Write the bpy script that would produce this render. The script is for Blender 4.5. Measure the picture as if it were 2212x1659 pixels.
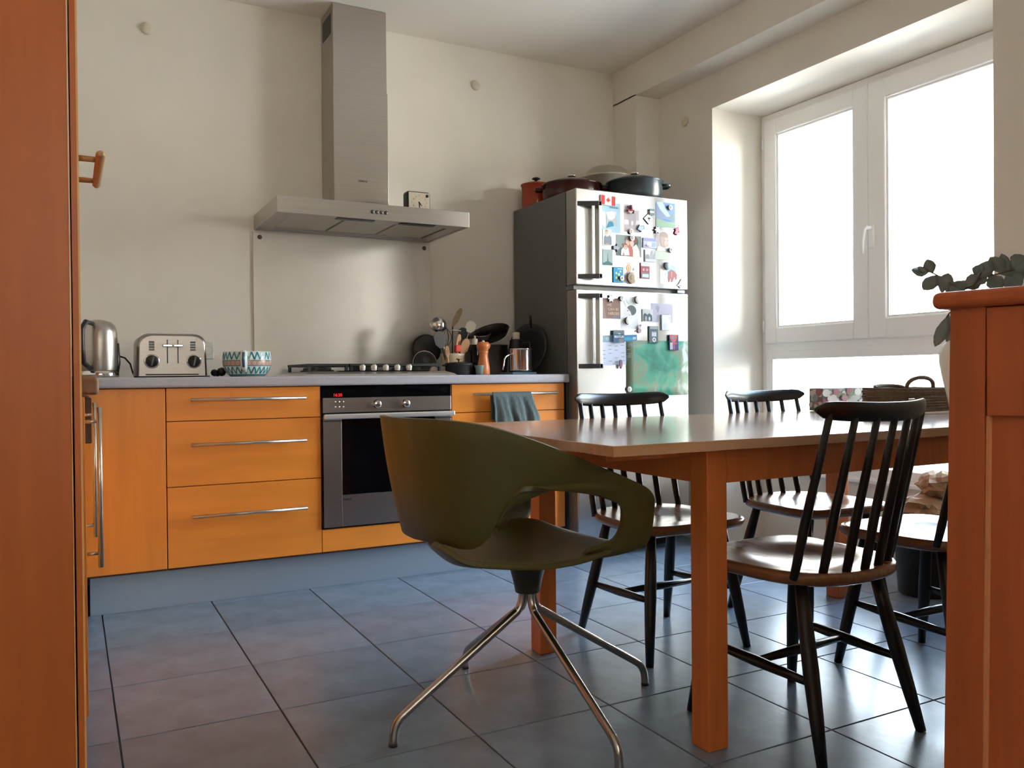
import bpy, bmesh, math, random
from mathutils import Vector, Matrix
random.seed(7)
C = bpy.context.scene
for o in list(bpy.data.objects):
    bpy.data.objects.remove(o)

# ------------------------------------------------------------------ camera
F_PX, YAW, PITCH, ROLL, CAM_H = 1809.734, 0.486163, -0.00953, -0.008963, 0.90263
fwd = Vector((math.sin(YAW)*math.cos(PITCH), math.cos(YAW)*math.cos(PITCH), math.sin(PITCH)))
rgt = Vector((math.cos(YAW), -math.sin(YAW), 0))
upv = rgt.cross(fwd)
r2 = rgt*math.cos(ROLL)+upv*math.sin(ROLL)
u2 = upv*math.cos(ROLL)-rgt*math.sin(ROLL)
cd = bpy.data.cameras.new('camera'); cam = bpy.data.objects.new('camera', cd); C.collection.objects.link(cam)
m = Matrix.Identity(4)
for i in range(3):
    m[i][0], m[i][1], m[i][2] = r2[i], u2[i], -fwd[i]
m[0][3], m[1][3], m[2][3] = 0, 0, CAM_H
cam.matrix_world = m
cd.sensor_width = 36; cd.lens = F_PX/2212*36; cd.clip_start = 0.02
C.camera = cam

# ------------------------------------------------------------------ light and exposure
SKY = 13.0
w = bpy.data.worlds.new('sky'); C.world = w; w.use_nodes = True
nt = w.node_tree; nt.nodes.clear()
bg = nt.nodes.new('ShaderNodeBackground'); ou = nt.nodes.new('ShaderNodeOutputWorld')
tc = nt.nodes.new('ShaderNodeTexCoord'); sx = nt.nodes.new('ShaderNodeSeparateXYZ'); cr = nt.nodes.new('ShaderNodeValToRGB')
nt.links.new(tc.outputs['Generated'], sx.inputs[0]); nt.links.new(sx.outputs['Z'], cr.inputs[0])
cr.color_ramp.elements[0].position = 0.0; cr.color_ramp.elements[0].color = (1.0, .95, .87, 1)
cr.color_ramp.elements[1].position = 0.75; cr.color_ramp.elements[1].color = (.38, .60, 1.0, 1)
for p_, c_ in ((.12, (1.0, .98, .94, 1)), (.35, (.72, .86, 1.0, 1))):
    e_ = cr.color_ramp.elements.new(p_); e_.color = c_
nt.links.new(cr.outputs[0], bg.inputs[0]); bg.inputs[1].default_value = SKY
nt.links.new(bg.outputs[0], ou.inputs[0])
C.view_settings.view_transform = 'Standard'; C.view_settings.look = 'None'
C.view_settings.gamma = 1; C.view_settings.use_curve_mapping = False
C.view_settings.exposure = 0.95
C.cycles.max_bounces = 14; C.cycles.diffuse_bounces = 8; C.cycles.glossy_bounces = 6; C.cycles.transparent_max_bounces = 12
C.cycles.sample_clamp_indirect = 12
try:
    C.cycles.use_denoising = True
except Exception:
    pass
def portal(name, loc, rot, sx_, sy_):
    l = bpy.data.lights.new(name, 'AREA'); l.shape = 'RECTANGLE'; l.size = sx_; l.size_y = sy_
    l.cycles.is_portal = True
    o = bpy.data.objects.new(name, l); C.collection.objects.link(o); o.location = loc; o.rotation_euler = rot
    return o
portal('window_light', (3.52, 2.67, 1.37), (0, math.radians(90), 0), 1.95, 1.6)

sl = bpy.data.lights.new('low_sun', 'SUN'); sl.energy = 0.9; sl.angle = math.radians(7); sl.color = (1.0, .97, .92)
so_ = bpy.data.objects.new('low_sun', sl); C.collection.objects.link(so_); so_.location = (8, -3, 4)
so_.rotation_euler = Vector((-.735, .665, -.14)).to_track_quat('-Z', 'Y').to_euler()

# ------------------------------------------------------------------ materials
MATS = {}
def lin(c):
    return tuple(c)+(1.0,)
def mat(name, col, rough=.5, metal=0.0, var=0.0, scale=8.0, stretch=(1,1,1), bump=0.0, bscale=60.0, coat=0.0, emit=None, objrand=0.0, spec=.5, col2=None):
    if name in MATS: return MATS[name]
    mt = bpy.data.materials.new(name); mt.use_nodes = True; MATS[name] = mt
    t = mt.node_tree; b = t.nodes['Principled BSDF']
    b.inputs['Base Color'].default_value = lin(col); b.inputs['Roughness'].default_value = rough; b.inputs['Metallic'].default_value = metal
    b.inputs['Specular IOR Level'].default_value = spec
    if coat: b.inputs['Coat Weight'].default_value = coat; b.inputs['Coat Roughness'].default_value = .12
    if emit: b.inputs['Emission Color'].default_value = lin(col); b.inputs['Emission Strength'].default_value = emit
    if var or bump or col2:
        co = t.nodes.new('ShaderNodeTexCoord'); mp = t.nodes.new('ShaderNodeMapping'); mp.inputs['Scale'].default_value = stretch
        t.links.new(co.outputs['Object'], mp.inputs[0])
        n = t.nodes.new('ShaderNodeTexNoise'); n.inputs['Scale'].default_value = scale; n.inputs['Detail'].default_value = 5; n.inputs['Roughness'].default_value = .6
        t.links.new(mp.outputs[0], n.inputs['Vector'])
        if var or col2:
            rp = t.nodes.new('ShaderNodeValToRGB'); rp.color_ramp.elements[0].position = .3; rp.color_ramp.elements[1].position = .7
            a = [c*(1-var) for c in col]; z = [min(1, c*(1+var)) for c in (col2 or col)]
            rp.color_ramp.elements[0].color = lin(a); rp.color_ramp.elements[1].color = lin(z)
            t.links.new(n.outputs['Fac'], rp.inputs[0]); last = rp.outputs[0]
            if objrand:
                oi = t.nodes.new('ShaderNodeObjectInfo'); hs = t.nodes.new('ShaderNodeHueSaturation'); mr = t.nodes.new('ShaderNodeMapRange')
                mr.inputs['To Min'].default_value = 1-objrand; mr.inputs['To Max'].default_value = 1+objrand
                t.links.new(oi.outputs['Random'], mr.inputs[0]); t.links.new(mr.outputs[0], hs.inputs['Value']); t.links.new(last, hs.inputs['Color']); last = hs.outputs[0]
            t.links.new(last, b.inputs['Base Color'])
        if bump:
            n2 = t.nodes.new('ShaderNodeTexNoise'); n2.inputs['Scale'].default_value = bscale; n2.inputs['Detail'].default_value = 4
            t.links.new(mp.outputs[0], n2.inputs['Vector'])
            bp = t.nodes.new('ShaderNodeBump'); bp.inputs['Strength'].default_value = bump; bp.inputs['Distance'].default_value = .01
            t.links.new(n2.outputs['Fac'], bp.inputs['Height']); t.links.new(bp.outputs[0], b.inputs['Normal'])
    return mt
def flat(col, rough=.75):
    col = tuple(c*.80 for c in col); k = 'print_%.3f_%.3f_%.3f' % tuple(col)
    return mat(k, col, rough)

WALL = mat('wall_paint', (.745, .715, .645), .85, var=.03, scale=3, bump=.05, bscale=180)
CEIL = mat('ceiling_paint', (.78, .755, .69), .9)
WHITE = mat('white_window_frame', (.93, .94, .94), .3)
TILE = mat('slate_tile', (.185, .250, .325), .27, var=.18, scale=7, bump=.03, bscale=60, objrand=.08, spec=.7)
GROUT = mat('grout', (.045, .045, .05), .8)
FRONT = mat('maple_front', (.84, .29, .038), .33, var=.10, scale=3.0, stretch=(5, 5, .5), spec=.5)
FRONTH = mat('maple_front_horizontal', (.84, .29, .038), .33, var=.10, scale=3.0, stretch=(.6, 5, 5), spec=.5)
SIDE = mat('tall_unit_veneer', (.50, .118, .016), .4, var=.12, scale=3.0, stretch=(6, 6, .4), bump=.03, bscale=200)
EDGE = mat('light_edging', (.80, .42, .14), .4)
CARC = mat('carcase', (.12, .05, .02), .6)
PLINTH = mat('grey_plinth', (.30, .385, .48), .35, metal=.2)
TOP = mat('grey_worktop', (.43, .43, .48), .35, var=.06, scale=90)
TOPEND = mat('worktop_end_shade', (.28, .16, .08), .5)  # shade on the worktop's end face, put into the colour as brown
STEEL = mat('brushed_steel', (.50, .47, .43), .33, metal=1, var=.05, scale=4, stretch=(1, 1, 40))
STEELH = mat('brushed_steel_horizontal', (.50, .48, .45), .34, metal=1, var=.06, scale=4, stretch=(1, 40, 40))
FSTEEL = mat('fridge_steel', (.60, .605, .60), .20, metal=1, var=.03, scale=3, stretch=(60, 1, 1))
FSIDE = mat('fridge_side_paint', (.10, .105, .10), .45, var=.05, scale=10)
FEDGE = mat('fridge_door_edge', (.34, .33, .31), .4, metal=.6)
CHROME = mat('polished_chrome', (.75, .74, .72), .12, metal=1)
BLACK = mat('black_plastic', (.012, .012, .013), .35)
BGLASS = mat('black_glass', (.002, .002, .003), .08, spec=.2)
IRON = mat('cast_iron', (.018, .018, .02), .5, bump=.1, bscale=300)
BLKWOOD = mat('black_lacquer_wood', (.007, .007, .008), .28, spec=.5)
TEAK = mat('brown_seat_wood', (.24, .10, .040), .25, var=.25, scale=6, stretch=(12, 1, 12), spec=.6)
TABLE = mat('table_beech', (.52, .28, .145), .22, coat=.9, var=.12, scale=4, stretch=(.7, 10, 10), spec=.6)
TLEG = mat('table_leg_beech', (.60, .155, .032), .42, var=.12, scale=4, stretch=(9, 9, .6))
PINE = mat('orange_pine', (.42, .090, .022), .42, var=.18, scale=3, stretch=(9, 9, .5))
OLIVE = mat('olive_moulded_shell', (.075, .066, .016), .42, var=.06, scale=30, bump=.03, bscale=250)
OLIVEDK = mat('dark_olive_column', (.02, .018, .010), .4)
TUBE = mat('satin_tube', (.40, .37, .34), .25, metal=1)
HANDLE = mat('handle_steel', (.58, .54, .48), .3, metal=1)
HWOOD = mat('handle_wood', (.48, .29, .12), .4)
PWOOD = mat('pepper_mill_wood', (.55, .17, .05), .35, var=.12, scale=8, stretch=(1, 1, .4))
SPOON = mat('spoon_wood', (.55, .33, .17), .6)
PAPER = mat('paper', (.82, .82, .80), .7)
KRAFT = mat('kraft_paper', (.42, .28, .16), .75, bump=.3, bscale=25)
WICKER = mat('wicker', (.13, .075, .035), .7, var=.3, scale=60, bump=.5, bscale=150)
CLOTH = mat('towel_cloth', (.10, .135, .135), .95, var=.35, scale=25, stretch=(9, 9, 1), bump=.3, bscale=200)
LEAF = mat('eucalyptus_leaf', (.15, .17, .15), .55, var=.2, scale=20)
TWIG = mat('twig', (.10, .06, .035), .8)
CERAM = mat('white_ceramic', (.78, .78, .76), .2)
REDENAM = mat('orange_red_enamel', (.34, .045, .018), .25)
BROWNENAM = mat('dark_brown_enamel', (.05, .014, .012), .2)
GREYENAM = mat('slate_enamel', (.035, .05, .06), .25)
OUTC = mat('render_outside', (.45, .46, .46), .9)
FILT = mat('filter_mesh', (.62, .58, .48), .45, metal=.7, bump=.4, bscale=500)
def glass_mat():
    mt = bpy.data.materials.new('window_glass'); mt.use_nodes = True; t = mt.node_tree; t.nodes.clear()
    o = t.nodes.new('ShaderNodeOutputMaterial'); mx = t.nodes.new('ShaderNodeMixShader'); a = t.nodes.new('ShaderNodeBsdfTransparent'); g = t.nodes.new('ShaderNodeBsdfGlossy')
    a.inputs[0].default_value = (.97, .98, .97, 1); g.inputs['Roughness'].default_value = .02
    f = t.nodes.new('ShaderNodeFresnel'); f.inputs[0].default_value = 1.3
    t.links.new(f.outputs[0], mx.inputs[0]); t.links.new(a.outputs[0], mx.inputs[1]); t.links.new(g.outputs[0], mx.inputs[2]); t.links.new(mx.outputs[0], o.inputs[0])
    return mt
GLASS = glass_mat()

# ------------------------------------------------------------------ mesh helpers
class MB:
    def __init__(s): s.bm = bmesh.new(); s.mi = 0; s.mats = []
    def use(s, m):
        if m not in s.mats: s.mats.append(m)
        s.mi = s.mats.index(m); return s
    def _tag(s, faces, smooth=False):
        for f in faces: f.material_index = s.mi; f.smooth = smooth
    def box(s, x0, y0, z0, x1, y1, z1, bev=0.0, seg=2):
        t = bmesh.new()
        bmesh.ops.create_cube(t, size=1)
        for v in t.verts: v.co = Vector((x0+(x1-x0)*(v.co.x+.5), y0+(y1-y0)*(v.co.y+.5), z0+(z1-z0)*(v.co.z+.5)))
        if bev:
            bmesh.ops.bevel(t, geom=list(t.edges), offset=bev, segments=seg, profile=.5, affect='EDGES')
        s._merge(t); return s
    def _merge(s, t, M=None, smooth=False):
        mp = {}
        for v in t.verts: mp[v] = s.bm.verts.new(M @ v.co if M else v.co)
        for f in t.faces:
            try:
                n = s.bm.faces.new([mp[v] for v in f.verts]); n.material_index = s.mi; n.smooth = smooth
            except ValueError: pass
        t.free()
    def obox(s, c, dx, dy, dz, M, bev=0.0):
        t = bmesh.new(); bmesh.ops.create_cube(t, size=1)
        for v in t.verts: v.co = Vector((v.co.x*dx, v.co.y*dy, v.co.z*dz))
        if bev: bmesh.ops.bevel(t, geom=list(t.edges), offset=bev, segments=2, profile=.5, affect='EDGES')
        s._merge(t, Matrix.Translation(c) @ M.to_4x4()); return s
    def tube(s, pts, r, n=12, cap=True, up=None):
        pts = [Vector(p) for p in pts]
        rs = r if isinstance(r, (list, tuple)) else [r]*len(pts)
        rings = []; prev = None
        for i, p in enumerate(pts):
            d = (pts[min(i+1, len(pts)-1)]-pts[max(i-1, 0)]).normalized()
            if prev is None:
                a = Vector((0, 0, 1)) if abs(d.z) < .9 else Vector((1, 0, 0))
                x = d.cross(a).normalized()
            else:
                x = (prev-d*prev.dot(d)).normalized()
            prev = x; y = d.cross(x)
            rings.append([s.bm.verts.new(p+(x*math.cos(2*math.pi*k/n)+y*math.sin(2*math.pi*k/n))*rs[i]) for k in range(n)])
        fs = []
        for a, b in zip(rings, rings[1:]):
            for k in range(n): fs.append(s.bm.faces.new((a[k], a[(k+1) % n], b[(k+1) % n], b[k])))
        s._tag(fs, True)
        if cap:
            s._tag([s.bm.faces.new(rings[0][::-1]), s.bm.faces.new(rings[-1])])
        return s
    def lathe(s, prof, c, n=32, axis='z'):
        c = Vector(c)
        def P(r, h, a):
            x, y = r*math.cos(a), r*math.sin(a)
            if axis == 'z': return c+Vector((x, y, h))
            if axis == 'y': return c+Vector((x, h, y))
            return c+Vector((h, x, y))
        rings = []
        for r, h in prof:
            if r < 1e-6: rings.append([s.bm.verts.new(P(0, h, 0))])
            else: rings.append([s.bm.verts.new(P(r, h, 2*math.pi*k/n)) for k in range(n)])
        fs = []
        for a, b in zip(rings, rings[1:]):
            for k in range(n):
                k2 = (k+1) % n
                if len(a) == 1 and len(b) == 1: continue
                if len(a) == 1: fs.append(s.bm.faces.new((a[0], b[k2], b[k])))
                elif len(b) == 1: fs.append(s.bm.faces.new((a[k], a[k2], b[0])))
                else: fs.append(s.bm.faces.new((a[k], a[k2], b[k2], b[k])))
        s._tag(fs, True); return s
    def prism(s, poly, d0, d1, plane='xz'):
        # poly: 2d outline, extruded from d0 to d1 along the missing axis
        def P(u, v, d):
            return {'xz': (u, d, v), 'xy': (u, v, d), 'yz': (d, u, v)}[plane]
        a = [s.bm.verts.new(P(u, v, d0)) for u, v in poly]; b = [s.bm.verts.new(P(u, v, d1)) for u, v in poly]
        n = len(poly); fs = [s.bm.faces.new(a), s.bm.faces.new(b[::-1])]
        for k in range(n): fs.append(s.bm.faces.new((a[k], b[k], b[(k+1) % n], a[(k+1) % n])))
        s._tag(fs); return s
    def grid(s, rows, closed=False, smooth=True):
        vs = [[s.bm.verts.new(p) for p in r] for r in rows]; fs = []
        for a, b in zip(vs, vs[1:]):
            n = len(a)
            for k in range(n if closed else n-1): fs.append(s.bm.faces.new((a[k], a[(k+1) % n], b[(k+1) % n], b[k])))
        s._tag(fs, smooth); return vs
    def poly(s, pts):
        s._tag([s.bm.faces.new([s.bm.verts.new(p) for p in pts])]); return s
    def text(s, txt, size, M, depth=.0004, bold=False, align='CENTER'):
        cu = bpy.data.curves.new('t', 'FONT'); cu.body = txt; cu.size = size; cu.align_x = align; cu.align_y = 'CENTER'; cu.extrude = depth; cu.resolution_u = 2
        if bold: cu.offset = size*.018
        ob = bpy.data.objects.new('t', cu); C.collection.objects.link(ob)
        bpy.context.view_layer.update()
        me = ob.evaluated_get(bpy.context.evaluated_depsgraph_get()).to_mesh()
        t = bmesh.new(); t.from_mesh(me); s._merge(t, M)
        bpy.data.objects.remove(ob); bpy.data.curves.remove(cu); return s
    def build(s, name, m=None, parent=None, world=True, mod=None):
        me = bpy.data.meshes.new(name)
        bmesh.ops.recalc_face_normals(s.bm, faces=list(s.bm.faces))
        off = Vector((0, 0, 0))
        if parent is not None and world:
            p = parent
            while p is not None: off += p.location; p = p.parent
            for v in s.bm.verts: v.co -= off
        s.bm.to_mesh(me); s.bm.free()
        mats = s.mats or ([m] if m else [])
        for q in mats: me.materials.append(q)
        ob = bpy.data.objects.new(name, me); C.collection.objects.link(ob)
        if parent is not None: ob.parent = parent
        return ob
def tag(o, label, cat, group=None):
    o['label'] = label; o['category'] = cat
    if group: o['group'] = group
    return o
def thing(name, label, cat, loc=(0, 0, 0), group=None):
    o = bpy.data.objects.new(name, None); C.collection.objects.link(o); o.empty_display_size = .05
    o.location = loc; return tag(o, label, cat, group)
def struct(o): o['kind'] = 'structure'; return o
def copy_tree(o, parent=None):
    c = o.copy(); C.collection.objects.link(c)
    if parent is not None: c.parent = parent
    for ch in [q for q in bpy.data.objects if q.parent == o]: copy_tree(ch, c)
    return c
def boxobj(name, b, m, parent=None, bev=.002):
    return MB().box(*b, bev).build(name, m, parent)
FRONTM = Matrix(((1, 0, 0, 0), (0, 0, -1, 0), (0, 1, 0, 0), (0, 0, 0, 1)))   # text in x-z plane facing -Y
def at(x, y, z): return Matrix.Translation((x, y, z)) @ FRONTM

# ------------------------------------------------------------------ the room
XR, YB, ZC = 3.031, 4.118, 2.681
XL, YF = -0.66, -1.6
fl = struct(MB().box(XL-.2, YF-.3, -.12, 3.5, YB+.2, -.004).build('floor', GROUT))
tx, ty, g = .3987, .4066, .0022
x_lines = [-.2987+.3987*i for i in range(-1, 11)]; y_lines = [3.5258+.4066*2-.4066*j for j in range(0, 16)]
tmesh = {}
for i, xa in enumerate(x_lines[:-1]):
    for j, ya in enumerate(y_lines[:-1]):
        x0, x1, y1, y0 = max(xa, XL), min(xa+tx, 3.376), min(ya, YB), max(ya-ty, YF)
        if x1-x0 < .02 or y1-y0 < .02: continue
        key = (round(x1-x0, 3), round(y1-y0, 3))
        if key not in tmesh:
            a, b = (x1-x0)/2-g, (y1-y0)/2-g
            t = MB(); t.box(-a, -b, -.012, a, b, 0, .0012, 1)
            o = t.build('tile', TILE, fl, world=False); tmesh[key] = o.data
        else:
            o = bpy.data.objects.new('tile', tmesh[key]); C.collection.objects.link(o); o.parent = fl
        o.location = ((x0+x1)/2, (y0+y1)/2, 0)
struct(MB().box(XL-.2, YF-.3, ZC, 3.5, YB+.2, ZC+.15).build('ceiling', CEIL))
struct(MB().box(XL-.2, YB, -.12, 3.5, YB+.2, ZC).build('wall_back', WALL))
struct(MB().box(XL-.2, YF, -.12, XL, YB, ZC).build('wall_left', WALL))
Y0, Y1, ZH, ZS, XF = 1.91, 3.437, 2.312, .375, 3.378
wr = MB()
wr.box(XR, Y1, -.12, 3.5, YB, ZC); wr.box(XR, YF-.3, -.12, 3.5, Y0, ZC); wr.box(XR, Y0, ZH, 3.5, Y1, ZC); wr.box(XF-.004, Y0, -.12, 3.5, Y1, ZS)
struct(wr.build('wall_right', WALL))
wf = MB()
wf.box(XL, YF-.3, -.12, -.2, YF, ZC); wf.box(1.5, YF-.3, -.12, XR, YF, ZC); wf.box(-.2, YF-.3, 2.25, 1.5, YF, ZC); wf.box(-.2, YF-.3, -.12, 1.5, YF, .9)
struct(wf.build('wall_front', WALL))
tb = MB(); tb.box(2.869, YF, 2.492, XR, YB, ZC); tb.box(2.869, 3.888, -.004, XR, YB, 2.5)
struct(tb.build('trim_1', WALL))

# ---- window in the right wall
def ring_x(mb, x0, x1, y0, y1, z0, z1, t, bev=.006):
    mb.box(x0, y0, z0, x1, y0+t, z1, bev); mb.box(x0, y1-t, z0, x1, y1, z1, bev)
    mb.box(x0, y0+t-.003, z0, x1, y1-t+.003, z0+t, bev); mb.box(x0, y0+t-.003, z1-t, x1, y1-t+.003, z1, bev)
win = bpy.data.objects.new('window_1', None); C.collection.objects.link(win); win.location = (XF, 2.67, ZS); struct(win)
t = MB(); ring_x(t, XF, XF+.07, Y0, Y1, ZS+.005, ZH-.002, .04); t.box(XF, Y0+.04, 1.02, XF+.07, Y1-.04, 1.072, .004)
t.build('window_frame', WHITE, win)
seam = 2.731
def sash(y0, y1, z0, z1, name, st=.085):
    q = MB(); ring_x(q, XF-.018, XF+.05, y0, y1, z0, z1, st, .008); ring_x(q, XF-.006, XF+.045, y0+st-.002, y1-st+.002, z0+st-.002, z1-st+.002, .012, .003)
    so = q.build(name, WHITE, win)
    MB().box(XF+.018, y0+st-.003, z0+st-.003, XF+.026, y1-st+.003, z1-st+.003).build('pane', GLASS, so); return so
sash(seam+.0015, Y1-.036, 1.066, ZH-.038, 'sash')
s2 = sash(Y0+.036, seam-.0015, 1.066, ZH-.038, 'sash', .095)
q = MB(); q.box(XF-.03, 2.690, 1.49, XF-.018, 2.715, 1.60, .003)
q.tube([(XF-.03, 2.703, 1.585), (XF-.062, 2.703, 1.585), (XF-.068, 2.711, 1.575), (XF-.066, 2.722, 1.52), (XF-.060, 2.727, 1.465)], [.010, .010, .011, .010, .009], 10)
q.build('window_handle', WHITE, s2)
t = MB(); ring_x(t, XF-.006, XF+.05, Y0+.036, Y1-.036, ZS+.03, 1.025, .045, .005); lo = t.build('lower_frame', WHITE, win)
MB().box(XF+.018, Y0+.07, ZS+.07, XF+.026, Y1-.07, .985).build('pane', GLASS, lo)
MB().box(XF-.022, Y0+.002, ZS-.001, XF+.01, Y1-.002, ZS+.018, .004).build('window_sill', WHITE, win)
# hinge caps of the left sash
for zz in (1.16, 2.15):
    MB().tube([(XF-.022, Y1-.034, zz-.03), (XF-.022, Y1-.034, zz+.03)], .007, 10).build('hinge_cap', WHITE, win)
# ---- curtained window added unseen behind the camera to give fill light
w2 = bpy.data.objects.new('fill_window', None); C.collection.objects.link(w2); w2.location = (.65, YF-.15, .9); struct(w2)
t = MB()
for b in ((-.2, .9, -.14, 2.25), (1.44, .9, 1.5, 2.25), (.62, .9, .68, 2.25), (-.14, .9, 1.44, .96), (-.14, 2.19, 1.44, 2.25)): t.box(b[0], YF-.18, b[1], b[2], YF-.12, b[3], .004)
t.build('window_frame', WHITE, w2)
MB().box(-.15, YF-.155, .95, 1.45, YF-.148, 2.20).build('pane', GLASS, w2)
CURT = bpy.data.materials.new('fill_curtain_linen'); CURT.use_nodes = True; t = CURT.node_tree; t.nodes.clear()
o1 = t.nodes.new('ShaderNodeOutputMaterial'); mx = t.nodes.new('ShaderNodeMixShader'); tr = t.nodes.new('ShaderNodeBsdfTranslucent'); df = t.nodes.new('ShaderNodeBsdfDiffuse')
tr.inputs[0].default_value = (.60, .55, .48, 1); df.inputs[0].default_value = (.6, .56, .5, 1); mx.inputs[0].default_value = .5
t.links.new(tr.outputs[0], mx.inputs[1]); t.links.new(df.outputs[0], mx.inputs[2]); t.links.new(mx.outputs[0], o1.inputs[0])
q = MB(); q.grid([[(-.3+1.9*k/60, YF-.05+.02*math.sin(k*1.05), z) for k in range(61)] for z in (.82, 1.5, 2.32)]); cu_ = q.build('fill_curtain', CURT); tag(cu_, 'drawn linen drape over the added fill window behind us', 'fill_curtain')
# ---- balcony outside
struct(MB().box(3.5, -.5, .05, 5.2, 6.5, .15).build('floor_balcony', OUTC))
struct(MB().box(5.2, -.5, .05, 5.35, 6.5, .66).build('wall_balcony', OUTC))

# ---- round plug covers in the walls
def wallcap(x, y, z, ax, label):
    q = MB(); pr = [(0, -.012), (.021, -.011), (.026, -.006), (.027, 0), (0, 0)]
    q.lathe(pr, (x, y, z), 20, ax)
    if ax == 'y': q.box(x-.012, y-.014, z-.0015, x+.012, y-.011, z+.0015)
    else: q.box(x-.014, y-.012, z-.0015, x-.011, y+.012, z+.0015)
    tag(q.build('wall_plug_cover', mat('cover_plastic', (.62, .57, .45), .5)), label, 'cover', 'round plug covers high on the walls')
wallcap(.329, YB, 2.484, 'y', 'round cream plug cover on the wall left of the chimney')
wallcap(1.968, YB, 2.48, 'y', 'round cream plug cover on the wall right of the chimney')
wallcap(XR, 3.657, 2.301, 'x', 'round cream plug cover on the wall beside the window')

# ------------------------------------------------------------------ kitchen units, back run
YFR = 3.519; YP = 3.57; ZB, ZT = .161, .866
def bar(x0, x1, y, z, parent, name='handle'):
    q = MB(); q.tube([(x0, y-.034, z), (x1, y-.034, z)], .0065, 12)
    for xx in (x0+.06, x1-.06): q.tube([(xx, y, z), (xx, y-.034, z)], .0045, 8)
    return q.build(name, HANDLE, parent)
def carcase(parent, x0, x1, y0=YFR+.02, y1=YB-.004, z0=.15, z1=.868):
    return boxobj('body', (x0+.001, y0, z0, x1-.001, y1, z1), CARC, parent, .001)
pl = tag(MB().box(.06, YP, 0, 2.135, YP+.018, .15, .001).build('plinth', PLINTH), 'grey blue plinth board under the orange kitchen units', 'plinth')
u = thing('corner_cabinet', 'orange corner base cabinet with a plain door under kettle', 'cabinet', (.18, 3.8, .15))
carcase(u, .034, .331); d = boxobj('door', (.036, YFR, ZB, .3295, YFR+.019, ZT), FRONT, u, .0015)
MB().box(.3255, YFR+.001, ZB+.001, .3298, YFR+.0185, ZT-.001).build('edging', EDGE, d)
u = thing('drawer_cabinet', 'orange three-drawer base cabinet left of the oven under the toaster', 'cabinet', (.64, 3.8, .15))
carcase(u, .332, .941)
for (z0, z1, zh) in ((.7375, ZT, .820), (.4795, .7345, .643), (ZB, .4765, .360)):
    d = boxobj('drawer', (.3335, YFR, z0, .9395, YFR+.019, z1), FRONTH, u, .0015); bar(.42, .872, YFR, zh, d)
u = thing('drawer_cabinet', 'orange drawer base cabinet beside the fridge with towel hung on it', 'cabinet', (1.85, 3.8, .15))
carcase(u, 1.546, 2.150)
for (z0, z1, zh) in ((.7375, ZT, .820), (.4795, .7345, .643), (ZB, .4765, .360)):
    d = boxobj('drawer', (1.5475, YFR, z0, 2.1485, YFR+.019, z1), FRONTH, u, .0015); bar(1.641, 2.092, YFR, zh, d)
# oven housing and oven
u = thing('oven_cabinet', 'orange oven housing cabinet with a low panel under the oven', 'cabinet', (1.243, 3.8, .15))
q = MB(); q.box(.942, YFR+.02, .15, .950, YB-.004, .868); q.box(1.536, YFR+.02, .15, 1.545, YB-.004, .868); q.box(.95, YFR+.02, .15, 1.536, YB-.004, .25); q.build('body', CARC, u)
boxobj('panel', (.9425, YFR, ZB, 1.5445, YFR+.019, .255), FRONTH, u, .0015)
ov = thing('oven', 'built-in steel oven with black glass door and two knobs', 'oven', (1.245, 3.8, .26))
boxobj('body', (.952, YFR+.012, .252, 1.534, YB-.03, .862), BLACK, ov)
boxobj('fascia', (.946, YFR-.004, .8165, 1.541, YFR+.012, .864), BGLASS, ov, .001)
MB().text('16:20', .018, at(1.014, YFR-.0045, .8275), .0002, True).build('clock_digits', mat('red_led', (.9, .01, .01), .5, emit=.6), ov)
OVST = mat('oven_steel', (.33, .31, .30), .32, metal=1, var=.05, scale=4, stretch=(1, 40, 40))
cp = boxobj('control_panel', (.948, YFR-.010, .752, 1.539, YFR+.012, .8155), OVST, ov, .002)
for r in range(2):
    for k in range(3):
        MB().lathe([(0, -.0025), (.0032, -.0018), (.0042, 0), (0, 0)], (1.001+k*.0175, YFR-.010, .799-r*.0215), 12, 'y').build('button', CHROME, cp)
for (x, z) in ((1.183, .786), (1.316, .786)):
    MB().lathe([(0, -.026), (.014, -.026), (.0165, -.024), (.017, -.004), (.0195, -.002), (.0195, 0), (0, 0)], (x, YFR-.010, z), 28, 'y').build('knob', CHROME, ov)
dr = MB()
for b in ((.948, .265, 1.028, .716), (1.458, .265, 1.539, .716), (1.028, .265, 1.458, .399)):
    dr.box(b[0], YFR-.012, b[1], b[2], YFR+.012, b[3], .001)
dr.box(.948, YFR-.012, .7185, 1.028, YFR+.012, .735, .001); dr.box(1.458, YFR-.012, .7185, 1.539, YFR+.012, .735, .001)
do = dr.build('door', OVST, ov)
boxobj('glass', (1.030, YFR-.008, .401, 1.456, YFR+.012, .735), BGLASS, do, .001)
q = MB(); q.box(.944, YFR-.050, .726, 1.543, YFR-.026, .748, .006, 3); q.box(.965, YFR-.03, .729, .985, YFR-.01, .742); q.box(1.502, YFR-.03, .729, 1.522, YFR-.01, .742)
q.build('handle', mat('bright_steel', (.85, .86, .86), .3, metal=.85), do)
MB().text('SIEMENS', .0105, at(1.048, YFR-.0124, .380), .0001, True).build('lettering', BLACK, do)

# worktops
def worktop(name, label, x0, x1, y0, y1, ax, m, endm=None):
    q = MB(); q.use(m); q.box(x0, y0, .869, x1, y1, .910, .009, 4)
    return tag(q.build(name, m), label, 'worktop')
worktop('worktop', 'long pale grey laminate worktop along the back wall', .062, 2.168, 3.494, YB-.002, 'y', TOP)
worktop('worktop', 'worktop end painted brown for shade on the left run beside tall unit', -.64, .058, 2.055, YB-.002, 'x', TOPEND)

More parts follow.
